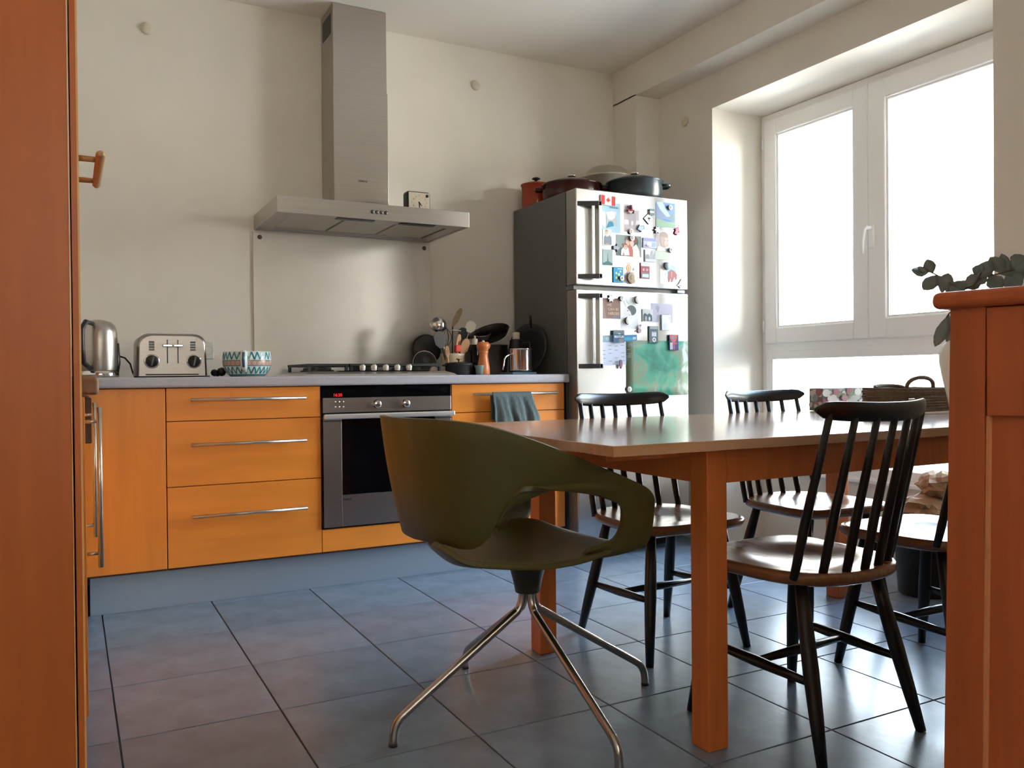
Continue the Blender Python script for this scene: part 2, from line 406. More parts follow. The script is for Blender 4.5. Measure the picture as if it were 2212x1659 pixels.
# ---- left run units (their handles show past the tall unit)
def vbar(x, y, z0, z1, parent):
    q = MB(); q.tube([(x+.034, y, z0), (x+.034, y, z1)], .0065, 12)
    for zz in (z0+.035, z1-.035): q.tube([(x, y, zz), (x+.034, y, zz)], .0045, 8)
    return q.build('handle', HANDLE, parent)
for k, (y0, y1, yh, lab) in enumerate(((2.06, 2.515, 2.30, 'orange base cabinet on left run nearest to the tall unit'), (2.52, 2.975, 2.75, 'orange base cabinet on left run, second past the tall unit'))):
    u = thing('base_cabinet', lab, 'cabinet', (-.3, (y0+y1)/2, .15))
    boxobj('body', (-.63, y0+.001, .15, .008, y1-.001, .867), CARC, u, .001)
    d = boxobj('door', (.009, y0+.002, ZB, .0295, y1-.002, ZT), FRONT, u, .0015); vbar(.0295, yh, .44, .835, d)
u = thing('dishwasher', 'built-in dishwasher with brown control panel at the corner', 'dishwasher', (-.3, 3.24, .15))
boxobj('body', (-.6, 2.98, .15, .008, 3.47, .866), CARC, u, .001)
boxobj('door', (.009, 2.982, ZB, .0295, 3.468, .68), FRONT, u, .0015)
boxobj('control_panel', (.009, 2.982, .70, .062, 3.468, .845), mat('brown_panel', (.05, .02, .012), .4), u, .003)
tag(MB().box(-.03, 2.06, 0, -.012, 3.50, .15, .001).build('plinth', PLINTH), 'grey plinth board under the left run of units', 'plinth')

# ---- tall unit at the left edge of the picture
tu = thing('tall_cabinet', 'tall orange veneered cabinet at the far left with wooden handle', 'cabinet', (-.3, 1.75, 0))
q = MB(); q.use(SIDE); q.box(-.64, 1.46, .001, .002, 1.48, 2.55, .001); q.box(-.64, 2.03, .001, .002, 2.05, 2.55, .001); q.box(-.64, 1.48, .1, -.62, 2.03, 2.55); q.box(-.62, 1.48, 2.53, .0, 2.03, 2.549); q.box(-.62, 1.48, .1, 0, 2.03, .118)
q.build('body', SIDE, tu)
MB().box(.0021, 1.4605, .002, .0036, 1.4795, 2.549).build('edging', EDGE, tu)
d = boxobj('door', (.006, 1.462, .1, .0165, 2.048, 2.548), SIDE, tu, .0008)
MB().box(.0145, 1.4612, .101, .0172, 1.4640, 2.547).build('edging', EDGE, d)
q = MB(); q.tube([(.049, 1.487, 1.2635), (.049, 1.492, 1.2635), (.049, 1.50, 1.2635), (.049, 1.728, 1.2635), (.049, 1.738, 1.2635), (.049, 1.743, 1.2635)], [.003, .0055, .0072, .0072, .0055, .003], 16)
q.build('handle', HWOOD, d)
for yy in (1.535, 1.70):
    MB().tube([(.0165, yy, 1.2635), (.049, yy, 1.2635)], .0048, 10).build('handle_post', HWOOD, d)

# ------------------------------------------------------------------ splashback, hood, clock
sp = thing('splashback', 'plain steel splashback sheet on the wall behind the hob', 'splashback', (1.235, YB-.006, .911))
boxobj('sheet', (.782, YB-.010, .911, 1.690, YB-.001, 1.604), mat('splash_steel', (.62, .60, .56), .42, metal=1, var=.05, scale=3), sp, .001)
for (x, z) in ((.814, 1.578), (1.657, 1.578), (.814, .937), (1.657, .937)):
    MB().lathe([(0, -.006), (.006, -.005), (.010, -.002), (.011, 0), (0, 0)], (x, YB-.010, z), 16, 'y').build('screw', mat('screw_metal', (.14, .09, .07), .4, metal=.6), sp)
hd = thing('extractor_hood', 'steel wall extractor hood with square chimney over the hob', 'extractor hood', (1.24, YB, 1.61))
HX0, HX1, HY, HZ0, HZ1 = .789, 1.689, 3.615, 1.6095, 1.681
q = MB()
for b in ((HX0, HY, HZ0, HX1, HY+.012, HZ1), (HX0, HY+.012, HZ0, HX0+.012, YB-.003, HZ1), (HX1-.012, HY+.012, HZ0, HX1, YB-.003, HZ1), (HX0+.012, YB-.02, HZ0, HX1-.012, YB-.003, HZ1), (HX0+.01, HY+.01, HZ1-.01, HX1-.01, YB-.004, HZ1-.001)):
    q.box(*b, .0012)
# underside lip around the filters
q.box(HX0+.012, HY+.012, HZ0+.004, HX1-.012, HY+.095, HZ0+.012); q.box(HX0+.012, YB-.075, HZ0+.004, HX1-.012, YB-.02, HZ0+.012)
q.box(HX0+.012, HY+.095, HZ0+.004, HX0+.075, YB-.075, HZ0+.012); q.box(HX1-.075, HY+.095, HZ0+.004, HX1-.012, YB-.075, HZ0+.012)
q.build('body', STEELH, hd)
fw = (HX1-HX0-.15)/3
for k in range(3):
    x0 = HX0+.075+k*fw
    f = MB().box(x0+.006, HY+.10, HZ0+.008, x0+fw-.006, YB-.08, HZ0+.02, .002).build('filter', FILT, hd)
for (x0, x1) in ((1.06, 1.235), (1.36, 1.53)):
    boxobj('light_slot', (x0, HY+.035, HZ0+.001, x1, HY+.075, HZ0+.005), BLACK, hd, .001)
for x in (1.211, 1.232, 1.253, 1.274):
    MB().lathe([(0, -.005), (.007, -.005), (.0085, -.003), (.009, 0), (0, 0)], (x, HY, 1.6445), 20, 'y').build('button', mat('dark_steel', (.10, .10, .11), .35, metal=.8), hd)
CX0, CX1, CY = 1.121, 1.391, 3.905
boxobj('lower_chimney', (CX0, CY, HZ1-.002, CX1, YB-.003, 2.285), STEEL, hd, .0015)
up_ = boxobj('upper_chimney', (CX0+.002, CY+.003, 2.285, CX1-.003, YB-.003, ZC-.002), STEEL, hd, .0015)
boxobj('vent', (CX0+.0005, CY+.035, 2.545, CX0+.003, YB-.035, 2.64), BLACK, up_, .0005)
MB().text('SIEMENS', .0125, at(1.262, CY-.0004, 1.846), .0001, True).build('lettering', BLACK, hd)
ck = thing('alarm_clock', 'small square alarm clock with black case on the hood', 'clock', (1.478, 3.74, HZ1))
q = MB(); q.box(1.418, 3.722, HZ1, 1.537, 3.785, HZ1+.102, .013, 3); q.build('case', BLACK, ck)
q = MB(); q.box(1.425, 3.7195, HZ1+.008, 1.530, 3.7225, HZ1+.095, .001); fc = q.build('dial', mat('clock_dial', (.50, .45, .36), .4), ck)
for k in range(12):
    a = math.radians(30*k); r = .031 if k % 3 else .034
    MB().text(str(k or 12), .010, at(1.4775+r*math.sin(a)*1.1, 3.7193, HZ1+.047+r*math.cos(a)), .0001).build('numeral', BLACK, fc)
for (a, l, wd) in ((138, .020, .0028), (174, .032, .002)):
    a = math.radians(a)
    q = MB(); q.prism([(-wd, -.004), (wd, -.004), (wd*.5, l), (-wd*.5, l)], -.0008, 0)
    o = q.build('hand', BLACK, ck, world=False); o.location = (1.4775-1.478, 3.7186-3.74, .047); o.rotation_euler = (0, a, 0)
MB().lathe([(0, -.003), (.007, -.002), (.007, 0), (0, 0)], (1.518, 3.7195, HZ1+.081), 14, 'y').build('alarm_knob', BLACK, ck)

# ------------------------------------------------------------------ hob
hb = thing('gas_hob', 'steel gas hob with black pan supports and five knobs', 'hob', (1.22, 3.8, .91))
q = MB()
rows = [(0.0, .9105, .0), (.012, .918, .004), (.045, .9285, .02), (.055, .929, .03)]
hx0, hx1, hy0, hy1 = .872, 1.588, 3.545, 4.045
prev = None; vs = []
for (ins, z, rr) in rows:
    vs.append([(hx0+ins, hy0+ins*.6, z), (hx1-ins, hy0+ins*.6, z), (hx1-ins, hy1-ins*.6, z), (hx0+ins, hy1-ins*.6, z)])
gv = q.grid(vs, closed=True, smooth=False); q._tag([q.bm.faces.new(gv[-1])]); q._tag([q.bm.faces.new(gv[0][::-1])])
q.build('plate', mat('hob_steel', (.62, .61, .60), .30, metal=1), hb)
boxobj('knob_panel', (1.04, 3.572, .9285, 1.46, 3.612, .9325), BGLASS, hb, .001)
for x in (1.149, 1.202, 1.257, 1.312, 1.368):
    q = MB(); q.lathe([(0, .026), (.011, .026), (.0135, .022), (.0125, .006), (.009, .002), (.009, 0), (0, 0)], (x, 3.59, .930), 16); q.box(x-.0035, 3.5745, .938, x+.0035, 3.60, .960, .001)
    q.build('knob', mat('knob_cream', (.72, .69, .62), .35), hb)
def pansupport(x0, x1, y0, y1):
    q = MB(); z = .964
    for yy in (y0, (y0+y1)/2, y1): q.box(x0, yy-.006, z-.012, x1, yy+.006, z, .002)
    for xx in (x0+.006, (x0+x1)/2, x1-.006): q.box(xx-.006, y0, z-.012, xx+.006, y1, z, .002)
    for xx in (x0+.008, x1-.008):
        for yy in (y0+.004, y1-.004): q.box(xx-.007, yy-.007, .9285, xx+.007, yy+.007, z-.006, .002)
    return q.build('pan_support', IRON, hb)
pansupport(.915, 1.10, 3.64, 4.00); pansupport(1.105, 1.335, 3.64, 4.00); pansupport(1.34, 1.55, 3.64, 4.00)
for (x, y, r) in ((1.01, 3.72, .035), (1.01, 3.91, .045), (1.22, 3.82, .06), (1.445, 3.72, .03), (1.445, 3.91, .045)):
    MB().lathe([(r+.012, 0), (r+.010, .008), (r, .009), (r, .017), (r-.008, .021), (0, .022)], (x, y, .9285), 24).build('burner', IRON, hb)

# ------------------------------------------------------------------ things on the left part of the worktop
kt = thing('kettle', 'steel electric kettle standing behind the tall orange cabinet', 'kettle', (.105, 3.78, .91))
q = MB(); q.use(STEEL); q.lathe([(.068, .030), (.071, .045), (.070, .15), (.068, .185), (.060, .212), (.045, .226), (.02, .234), (0, .236)], (.108, 3.78, .91), 40)
q.build('body', STEEL, kt)
MB().lathe([(0, .003), (.071, .003), (.074, .008), (.072, .027), (.066, .030), (0, .030)], (.108, 3.78, .91), 40).build('base', CHROME, kt)
q = MB(); q.tube([(.168, 3.765, .93), (.173, 3.765, .97), (.172, 3.765, 1.05)], [.012, .013, .010], 12); q.build('water_gauge', BLACK, kt)
q = MB(); q.tube([(.085, 3.715, 1.125), (.06, 3.675, 1.13), (.045, 3.655, 1.10), (.045, 3.652, 1.03), (.05, 3.66, .97), (.075, 3.71, .945)], [.009, .010, .011, .011, .010, .009], 12); q.build('handle', BLACK, kt)
q = MB()
q.tube([(.178, 3.79, 1.0), (.205, 3.82, .992), (.228, 3.87, .968), (.240, 3.93, .935), (.250, 3.965, .9135), (.30, 3.985, .9135), (.50, 3.985, .9135), (.56, 3.97, .9135)], .0035, 8)
q.build('power_cord', BLACK, kt)
to = thing('toaster', 'brushed steel four-slot toaster with two dark knobs', 'toaster', (.38, 3.85, .91))
TX0, TX1, TY0, TY1, TZ0, TZ1 = .247, .516, 3.745, 3.96, .916, 1.092
def arch(x0, x1, z0, z1, r, n=8, splay=.004):
    p = [(x0-splay, z0)]
    for k in range(n+1):
        a = math.pi-math.pi/2*k/n; p.append((x0+r+r*math.cos(a), z1-r*.85+r*.85*math.sin(a)))
    for k in range(n+1):
        a = math.pi/2-math.pi/2*k/n; p.append((x1-r+r*math.cos(a), z1-r*.85+r*.85*math.sin(a)))
    p.append((x1+splay, z0)); return p
q = MB()
for (ins, y) in ((.010, TY0), (.003, TY0+.006), (0, TY0+.018), (0, TY1-.018), (.003, TY1-.006), (.010, TY1)):
    pr = arch(TX0+ins, TX1-ins, TZ0, TZ1-ins, .05)
    ring = [q.bm.verts.new((x, y, z)) for x, z in pr]
    if y == TY0: q._tag([q.bm.faces.new(ring)]); 
    else:
        q._tag([q.bm.faces.new((prev[k], prev[(k+1) % len(ring)], ring[(k+1) % len(ring)], ring[k])) for k in range(len(ring))], True)
    prev = ring
q._tag([q.bm.faces.new(prev[::-1])])
q.build('body', mat('toaster_steel', (.34, .31, .29), .3, metal=1, var=.05, scale=4, stretch=(1, 40, 40)), to)
for x0 in (.29, .395): 
    for yy in (3.79, 3.87): boxobj('slot', (x0, yy, TZ1-.004, x0+.085, yy+.03, TZ1+.0008), BLACK, to, .0003)
boxobj('crumb_tray', (.278, TY0-.002, .919, .484, TY0+.004, .9245), BLACK, to, .0005)
for x in (.362, .403):
    boxobj('lever_slot', (x-.0022, TY0-.0012, .968, x+.0022, TY0+.004, 1.066), BLACK, to, .0003)
    q = MB(); q.box(x-.019, TY0-.020, 1.036, x+.019, TY0-.004, 1.047, .003); q.box(x-.003, TY0-.006, 1.038, x+.003, TY0+.002, 1.045); q.build('lever', CHROME, to)
for x in (.302, .465):
    MB().lathe([(0, -.004), (.029, -.004), (.0305, -.002), (.0305, .002), (0, .002)], (x, TY0, .977), 28, 'y').build('knob_ring', CHROME, to)
    k = MB().lathe([(0, -.020), (.021, -.020), (.024, -.017), (.025, -.004), (0, -.004)], (x, TY0, .977), 28, 'y').build('knob', BLACK, to)
    q = MB(); q.obox(Vector((x+.001, TY0-.022, .977)), .007, .006, .040, Matrix.Rotation(math.radians(12), 3, 'Y'), .001); q.build('pointer', mat('dark_steel', (.10, .10, .11), .35, metal=.8), k)
for x in (.302, .462):
    for k in range(4): boxobj('button', (x-.0105, TY0-.003, 1.021+k*.0105, x+.0105, TY0+.002, 1.0285+k*.0105), mat('dark_steel', (.1, .1, .11), .3), to, .001)
so = thing('wall_socket', 'white wall socket partly hidden behind the toaster', 'socket', (.62, YB, 1.03))
boxobj('plate', (.548, YB-.009, .994, .600, YB-.001, 1.076), mat('socket_white', (.60, .60, .55), .4), so, .004)
MB().lathe([(.019, -.009), (.021, -.0105), (.021, -.008), (.017, -.004), (0, -.004)], (.574, YB, 1.035), 20, 'y').build('socket_cup', mat('socket_grey', (.45, .45, .42), .5), so)
q = MB()
for (x, y, z, r) in ((.555, 3.80, .928, .016), (.585, 3.80, .932, .020), (.57, 3.82, .926, .015)):
    q.lathe([(0, -r), (r*.7, -r*.7), (r, 0), (r*.75, r*.7), (0, r)], (x, y, z), 12)
tag(q.build('power_adapter', BLACK), 'small black plug and adapter lying between toaster and bowl', 'adapter')
# big patterned cup
cu = thing('soup_bowl', 'large white cup with turquoise zigzag pattern and handle', 'bowl', (.678, 3.72, .91))
CR = .1005
def prof(h):   # outer radius at height h
    for (h0, r0), (h1, r1) in zip(((0, .066), (.012, .082), (.03, .094), (.055, .1005), (.08, .1005), (.107, .0975)), ((.012, .082), (.03, .094), (.055, .1005), (.08, .1005), (.107, .0975), (.2, .09))):
        if h <= h1: return r0+(r1-r0)*(h-h0)/(h1-h0)
q = MB(); q.lathe([(0, .001), (.066, 0), (.082, .012), (.094, .03), (.1005, .055), (.1005, .08), (.0975, .107), (.093, .107), (.094, .08), (.08, .02), (0, .012)], (.678, 3.72, .91), 48)
q.build('body', mat('bowl_glaze', (.70, .74, .72), .18), cu)
TQ = mat('turquoise_glaze', (.02, .26, .27), .2); RS = mat('rust_glaze', (.48, .27, .22), .25); BL = mat('blue_glaze', (.04, .12, .22), .2); WG = mat('pale_glaze', (.75, .68, .60), .25)
def onbowl(a, h, o=.0006): r = prof(h)+o; return (.678+r*math.cos(a), 3.72+r*math.sin(a), .91+h)
q = MB()
def strip(m, h0, h1, o): 
    q.use(m); q.grid([[onbowl(2*math.pi*k/64, h, o) for k in range(64)] for h in (h0, (h0+h1)/2, h1)], closed=True)
strip(RS, .047, .067, .0006); strip(TQ, .044, .047, .0008); strip(TQ, .067, .070, .0008); strip(TQ, .004, .010, .0008)
for k in range(26):
    a0 = 2*math.pi*k/26; da = 2*math.pi/26
    for (h0, h1) in ((.072, .104), (.042, .012)):
        for (s0, s1, mm) in ((0, .5, TQ), (1, .5, BL if k % 2 else TQ)):
            q.use(mm); wv = .14*da
            A, B = a0+s0*da, a0+s1*da
            q.grid([[onbowl(A+(B-A)*i/3-wv, h0+(h1-h0)*i/3, .0007), onbowl(A+(B-A)*i/3+wv, h0+(h1-h0)*i/3, .0007)] for i in range(4)])
for k in range(28):
    a0 = 2*math.pi*(k+.5)/28; q.use(WG)
    q.grid([[onbowl(a0+.055*math.cos(t*math.pi/5)*rr, .057+.0065*math.sin(t*math.pi/5)*rr, .0009) for t in range(11)] for rr in (1.0, .7)])
q.build('painted_pattern', TQ, cu)
ha = math.radians(254)
hd_ = Vector((math.cos(ha), math.sin(ha), 0)); b0 = Vector((.678, 3.72, .91))
q = MB(); q.use(mat('bowl_glaze', (.7, .74, .72), .18))
pts = [b0+hd_*.095+Vector((0, 0, .098)), b0+hd_*.125+Vector((0, 0, .098)), b0+hd_*.138+Vector((0, 0, .075)), b0+hd_*.130+Vector((0, 0, .045)), b0+hd_*.09+Vector((0, 0, .025))]
q.tube(pts, [.013, .015, .015, .014, .010], 14); hh = q.build('handle', None, cu)
q = MB(); q.tube([b0+hd_*.142+Vector((0, 0, .100)), b0+hd_*.1515+Vector((0, 0, .075)), b0+hd_*.142+Vector((0, 0, .04))], .0055, 8); q.build('painted_stripe', BL, hh)

# ------------------------------------------------------------------ pots and utensils on the right part of the worktop
def pot(name, label, cat, c, prof_, m, n=36): 
    o = thing(name, label, cat, c); MB().lathe(prof_, c, n).build('body', m, o); return o
def revolve_dir(mb, c, d, prof_, n=28):
    # lathe around arbitrary direction d
    d = Vector(d).normalized(); a = Vector((0, 0, 1)) if abs(d.z) < .9 else Vector((1, 0, 0)); x = d.cross(a).normalized(); y = d.cross(x); c = Vector(c)
    rings = []
    for r, h in prof_:
        if r < 1e-6: rings.append([mb.bm.verts.new(c+d*h)])
        else: rings.append([mb.bm.verts.new(c+d*h+(x*math.cos(2*math.pi*k/n)+y*math.sin(2*math.pi*k/n))*r) for k in range(n)])
    fs = []
    for A, B in zip(rings, rings[1:]):
        for k in range(n):
            k2 = (k+1) % n
            if len(A) == 1: fs.append(mb.bm.faces.new((A[0], B[k2], B[k])))
            elif len(B) == 1: fs.append(mb.bm.faces.new((A[k], A[k2], B[0])))
            else: fs.append(mb.bm.faces.new((A[k], A[k2], B[k2], B[k])))
    mb._tag(fs, True)
# utensil jar
JX, JY = 1.705, 3.86
jar = pot('utensil_jar', 'cream stoneware jar holding kitchen utensils', 'jar', (JX, JY, .91), [(0, 0), (.055, .001), (.060, .01), (.060, .095), (.064, .106), (.060, .108), (.055, .10), (.055, .01), (0, .008)], mat('stoneware', (.52, .42, .30), .35))
def utensil(name, label, foot, tip, r, m, headfn, group='utensils standing in the jar'):
    o = thing(name, label, name.split('_')[-1], foot, group); q = MB(); q.tube([foot, tip], r, 8); q.build('shaft', m, o)
    q = MB(); q.use(m); headfn(q, Vector(tip), (Vector(tip)-Vector(foot)).normalized()); q.build('head', m, o); return o
def blade(wd, ln, th=.004, up=(0, -1, .2)):
    def f(q, p, d):
        n = Vector(up); n = (n-d*n.dot(d)).normalized(); s = d.cross(n)
        pts = [(-.2*wd, 0), (-.5*wd, .3*ln), (-.5*wd, .75*ln), (-.25*wd, .97*ln), (0, ln), (.25*wd, .97*ln), (.5*wd, .75*ln), (.5*wd, .3*ln), (.2*wd, 0)]
        a = [q.bm.verts.new(p+s*u+d*v+n*th/2) for u, v in pts]; b = [q.bm.verts.new(p+s*u+d*v-n*th/2) for u, v in pts]
        k = len(pts); q._tag([q.bm.faces.new(a), q.bm.faces.new(b[::-1])]+[q.bm.faces.new((a[i], b[i], b[(i+1) % k], a[(i+1) % k])) for i in range(k)])
    return f
def bowlhead(r, d2):
    def f(q, p, d):
        revolve_dir(q, p+d*r*.6, d2, [(0, r*.9), (r*.5, r*.8), (r*.85, r*.45), (r, 0), (r*.94, 0), (r*.8, r*.4), (r*.45, r*.72), (0, r*.8)])
    return f
DKM = mat('dark_utensil', (.02, .018, .017), .35); 
utensil('soup_ladle', 'shiny steel ladle with its bowl up over the jar', (JX-.02, JY, .925), (JX-.075, JY-.01, 1.135), .004, CHROME, bowlhead(.042, (-.3, -.8, .5)))
utensil('serving_spoon', 'black nylon spoon leaning left in the jar', (JX-.03, JY-.02, .925), (JX-.07, JY-.03, 1.045), .005, DKM, blade(.062, .085))
utensil('palette_knife', 'narrow brown blade rising highest out of the jar', (JX, JY+.01, .925), (JX+.005, JY+.01, 1.155), .0035, DKM, lambda q, p, d: (q.use(mat('knife_blade', (.22, .15, .08), .35, metal=.6)), blade(.028, .105, .003)(q, p, Vector((.48, 0, .88)))))
utensil('wooden_spoon', 'wooden spoon with broad oval head in the jar', (JX+.01, JY-.01, .925), (JX+.035, JY-.035, 1.015), .0055, SPOON, blade(.042, .080, .008))
utensil('wooden_spatula', 'flat wooden spatula upright in middle of jar', (JX, JY-.02, .925), (JX+.012, JY-.03, 1.03), .005, SPOON, blade(.022, .085, .006))
utensil('kitchen_tongs', 'pale beech tongs leaning left in the jar', (JX-.03, JY-.02, .925), (JX-.05, JY-.05, 1.00), .005, SPOON, blade(.022, .06, .008))
utensil('pastry_brush', 'brush with bright red head in the jar', (JX-.005, JY-.035, .925), (JX+.002, JY-.055, 1.035), .006, SPOON, lambda q, p, d: (q.use(mat('red_silicone', (.62, .04, .025), .4)), q.box(p.x-.014, p.y-.012, p.z-.012, p.x+.014, p.y+.012, p.z+.024, .005)))
utensil('slotted_spoon', 'steel slotted spoon leaning right in the jar', (JX+.02, JY, .925), (JX+.085, JY-.01, 1.125), .004, CHROME, blade(.05, .06, .003, (0, -.6, .8)))
utensil('potato_masher', 'black utensil with round head leaning right in jar', (JX+.02, JY+.01, .925), (JX+.05, JY, 1.09), .005, DKM, blade(.05, .06))
utensil('balloon_whisk', 'dark wire whisk at the back of the jar', (JX-.01, JY+.03, .925), (JX-.02, JY+.035, 1.05), .005, DKM, lambda q, p, d: [q.tube([p+Vector((.03*math.sin(math.pi*i/8)*math.cos(k*math.pi/4), .03*math.sin(math.pi*i/8)*math.sin(k*math.pi/4), .10*i/8)) for i in range(9)], .0015, 5) for k in range(8)])
# round dark lids leaning at the wall behind the hob edge
o = thing('frying_pan', 'small dark round pan leaning against the wall beside the jar', 'pan', (1.60, 3.95, .912), 'dark pans around the utensil jar'); q = MB(); revolve_dir(q, (1.588, 3.95, .972), (-.25, -1, .25), [(0, 0), (.050, 0), (.060, .012), (.0585, .014), (.048, .003), (0, .003)]); q.build('body', BLACK, o)
q = MB(); revolve_dir(q, (1.588, 3.95, .972), (-.25, -1, .25), [(.0585, .0135), (.0605, .014), (.0605, .0165), (.0585, .016)]); q.build('rim', CHROME, o)
o = thing('pan_lid', 'tall black lid leaning behind the ladle at the wall', 'lid', (1.635, 4.05, .912), 'dark pans around the utensil jar'); q = MB(); revolve_dir(q, (1.64, 4.05, 1.045), (-.1, -1, .12), [(0, 0), (.07, 0), (.078, .006), (.07, .012), (0, .016)]); q.build('body', BLACK, o)
q = MB(); q.tube([(1.64, 4.05, .912), (1.64, 4.05, .98)], .02, 10); q.build('foot', BLACK, o)
o = thing('garlic_bulb', 'pale garlic bulb beside the small dark pan', 'garlic', (1.567, 3.78, .91)); q = MB(); q.lathe([(0, 0), (.012, .002), (.019, .016), (.016, .032), (.006, .044), (.003, .055), (0, .056)], (1.567, 3.78, .912), 12); q.build('bulb', mat('garlic_skin', (.75, .66, .52), .5), o)
o = thing('saucepan', 'small black lidded pot with knob at front of the jar', 'pot', (1.665, 3.70, .91))
MB().lathe([(0, 0), (.060, 0), (.064, .006), (.066, .048), (.069, .050), (.066, .053), (0, .053)], (1.665, 3.70, .91), 32).build('body', IRON, o)
l = MB().lathe([(.067, .053), (.064, .058), (.03, .062), (0, .063)], (1.665, 3.70, .91), 32).build('lid', IRON, o)
MB().lathe([(.004, .062), (.004, .072), (.013, .076), (.013, .080), (0, .081)], (1.665, 3.70, .91), 14).build('knob', mat('brass', (.45, .30, .12), .3, metal=1), l)
q = MB()
for sx_ in (-1, 1): q.tube([(1.665+sx_*.064, 3.69, .955), (1.665+sx_*.082, 3.69, .957), (1.665+sx_*.082, 3.715, .957), (1.665+sx_*.064, 3.715, .955)], .0035, 8)
q.build('handle', IRON, o)
pot('egg_cup', 'little grey green cup left of the pepper mill', 'cup', (1.742, 3.63, .91), [(0, 0), (.014, .001), (.017, .004), (.019, .030), (.024, .042), (.024, .046), (.020, .045), (.016, .02), (0, .015)], mat('grey_green_glaze', (.16, .23, .22), .3))
pm = thing('pepper_mill', 'turned orange wooden pepper mill on the worktop', 'pepper mill', (1.774, 3.65, .91))
MB().lathe([(0, 0), (.0295, 0), (.031, .004), (.030, .035), (.026, .06), (.0215, .085), (.021, .098), (.024, .108), (.0245, .114), (.022, .117), (0, .117)], (1.774, 3.65, .91), 28).build('body', PWOOD, pm)
hh = MB().lathe([(0, .117), (.022, .117), (.0245, .119), (.024, .122), (.030, .128), (.0335, .140), (.031, .150), (.022, .158), (0, .160)], (1.774, 3.65, .91), 28).build('head', PWOOD, pm)
MB().lathe([(.006, .159), (.006, .165), (.003, .168), (0, .168)], (1.774, 3.65, .91), 12).build('knob', CHROME, hh)
o = thing('oil_bottle', 'dark bottle with ribbed white stopper behind the pepper mill', 'bottle', (1.80, 3.80, .91))
MB().lathe([(0, 0), (.022, 0), (.023, .004), (.023, .12), (.016, .145), (.014, .152), (0, .152)], (1.80, 3.80, .91), 20).build('body', BGLASS, o)
q = MB(); q.lathe([(.0135, .150), (.0145, .152), (.0145, .178), (.012, .181), (.004, .182), (.005, .190), (.003, .196), (0, .197)], (1.80, 3.80, .91), 16); q.build('stopper', mat('stopper_white', (.62, .58, .50), .4), o)
# sieve, pan stack behind
o = thing('sieve', 'round steel sieve resting over the pots behind the mill', 'sieve', (1.87, 3.88, 1.13)); q = MB(); revolve_dir(q, (1.865, 3.88, 1.125), (.15, .35, -1), [(.058, 0), (.060, -.002), (.061, .001), (.058, .004), (.045, .030), (.02, .043), (0, .046)]); q.build('bowl', mat('sieve_mesh', (.38, .36, .33), .35, metal=.8), o)
q = MB(); q.tube([(1.80, 3.87, 1.13), (1.70, 3.85, 1.135)], .004, 8); q.build('handle', CHROME, o)
o = thing('cooking_pot', 'wide steel pot at the back right of the worktop', 'pot', (1.93, 3.94, .91))
MB().lathe([(0, 0), (.105, 0), (.112, .008), (.113, .15), (.117, .153), (.113, .156), (.109, .15), (.108, .01), (0, .008)], (1.93, 3.94, .91), 40).build('body', mat('worn_steel', (.30, .27, .25), .3, metal=1), o)
q = MB()
for s in (-1, 1): q.tube([(1.93+s*.11, 3.90, 1.03), (1.93+s*.145, 3.90, 1.032), (1.93+s*.145, 3.96, 1.032), (1.93+s*.11, 3.96, 1.03)], .005, 8)
q.build('handle', CHROME, o)
o = thing('frying_pan', 'black frying pan lying tilted on top of the steel pot', 'pan', (1.98, 3.90, 1.08), 'dark pans around the utensil jar')
q = MB(); revolve_dir(q, (1.955, 3.93, 1.105), (-.10, .42, 1), [(0, 0), (.085, 0), (.108, .030), (.106, .032), (.083, .003), (0, .003)]); q.build('body', BLACK, o)
q = MB(); q.tube([(1.868, 3.89, 1.125), (1.83, 3.87, 1.118), (1.79, 3.85, 1.10)], [.008, .010, .009], 10); q.build('handle', BLACK, o)
o = thing('coffee_maker', 'stovetop coffee maker with pale ribbed top beside fridge', 'coffee maker', (2.045, 3.82, .91))
q = MB(); q.lathe([(0, 0), (.040, 0), (.042, .004), (.036, .075), (.034, .08)], (2.045, 3.82, .91), 8); q.build('base', BLACK, o)
q = MB(); q.lathe([(.034, .08), (.031, .10), (.036, .175), (.034, .178), (0, .19), (0, .2)], (2.045, 3.82, .91), 8); q.build('upper_jug', BLACK, o)
q = MB(); q.lathe([(.017, 1.085-.91), (.019, 1.088-.91), (.019, 1.125-.91), (.015, 1.128-.91), (0, 1.13-.91)], (2.045, 3.82, .91), 12); q.build('lid', mat('stopper_white', (.62, .58, .5), .4), o)
q = MB(); q.tube([(2.075, 3.80, 1.07), (2.105, 3.785, 1.075), (2.108, 3.785, 1.02), (2.10, 3.787, .99)], .006, 8); q.build('handle', BLACK, o)
o = thing('milk_jug', 'shiny steel milk jug with bent wire handle on worktop', 'jug', (1.975, 3.65, .91))
MB().lathe([(0, .012), (.052, .012), (.059, .017), (.060, .022), (.0595, .118), (.062, .124), (.0635, .127), (.061, .127), (.0575, .119), (.056, .025), (0, .02)], (1.975, 3.65, .91), 40).build('body', CHROME, o)
q = MB(); q.tube([(1.917, 3.64, 1.005), (1.908, 3.635, 1.008), (1.886, 3.63, .998), (1.876, 3.628, .985), (1.872, 3.627, .955), (1.868, 3.627, .932)], .0042, 10); q.build('handle', CHROME, o)
o = tag(MB().box(1.895, 3.58, .9105, 2.03, 3.71, .921, .003).build('trivet', mat('blue_grey_felt', (.07, .12, .16), .8)), 'blue grey square trivet under the steel milk jug', 'trivet')
o = thing('wok', 'big dark round pan leaning on the fridge side', 'pan', (2.13, 3.80, .912))
q = MB(); revolve_dir(q, (2.132, 3.83, 1.045), (-1, -.35, .16), [(0, -.012), (.09, -.010), (.128, .018), (.132, .020), (.131, .023), (.09, -.004), (0, -.006)]); q.build('body', mat('dark_pan', (.025, .028, .035), .35), o)
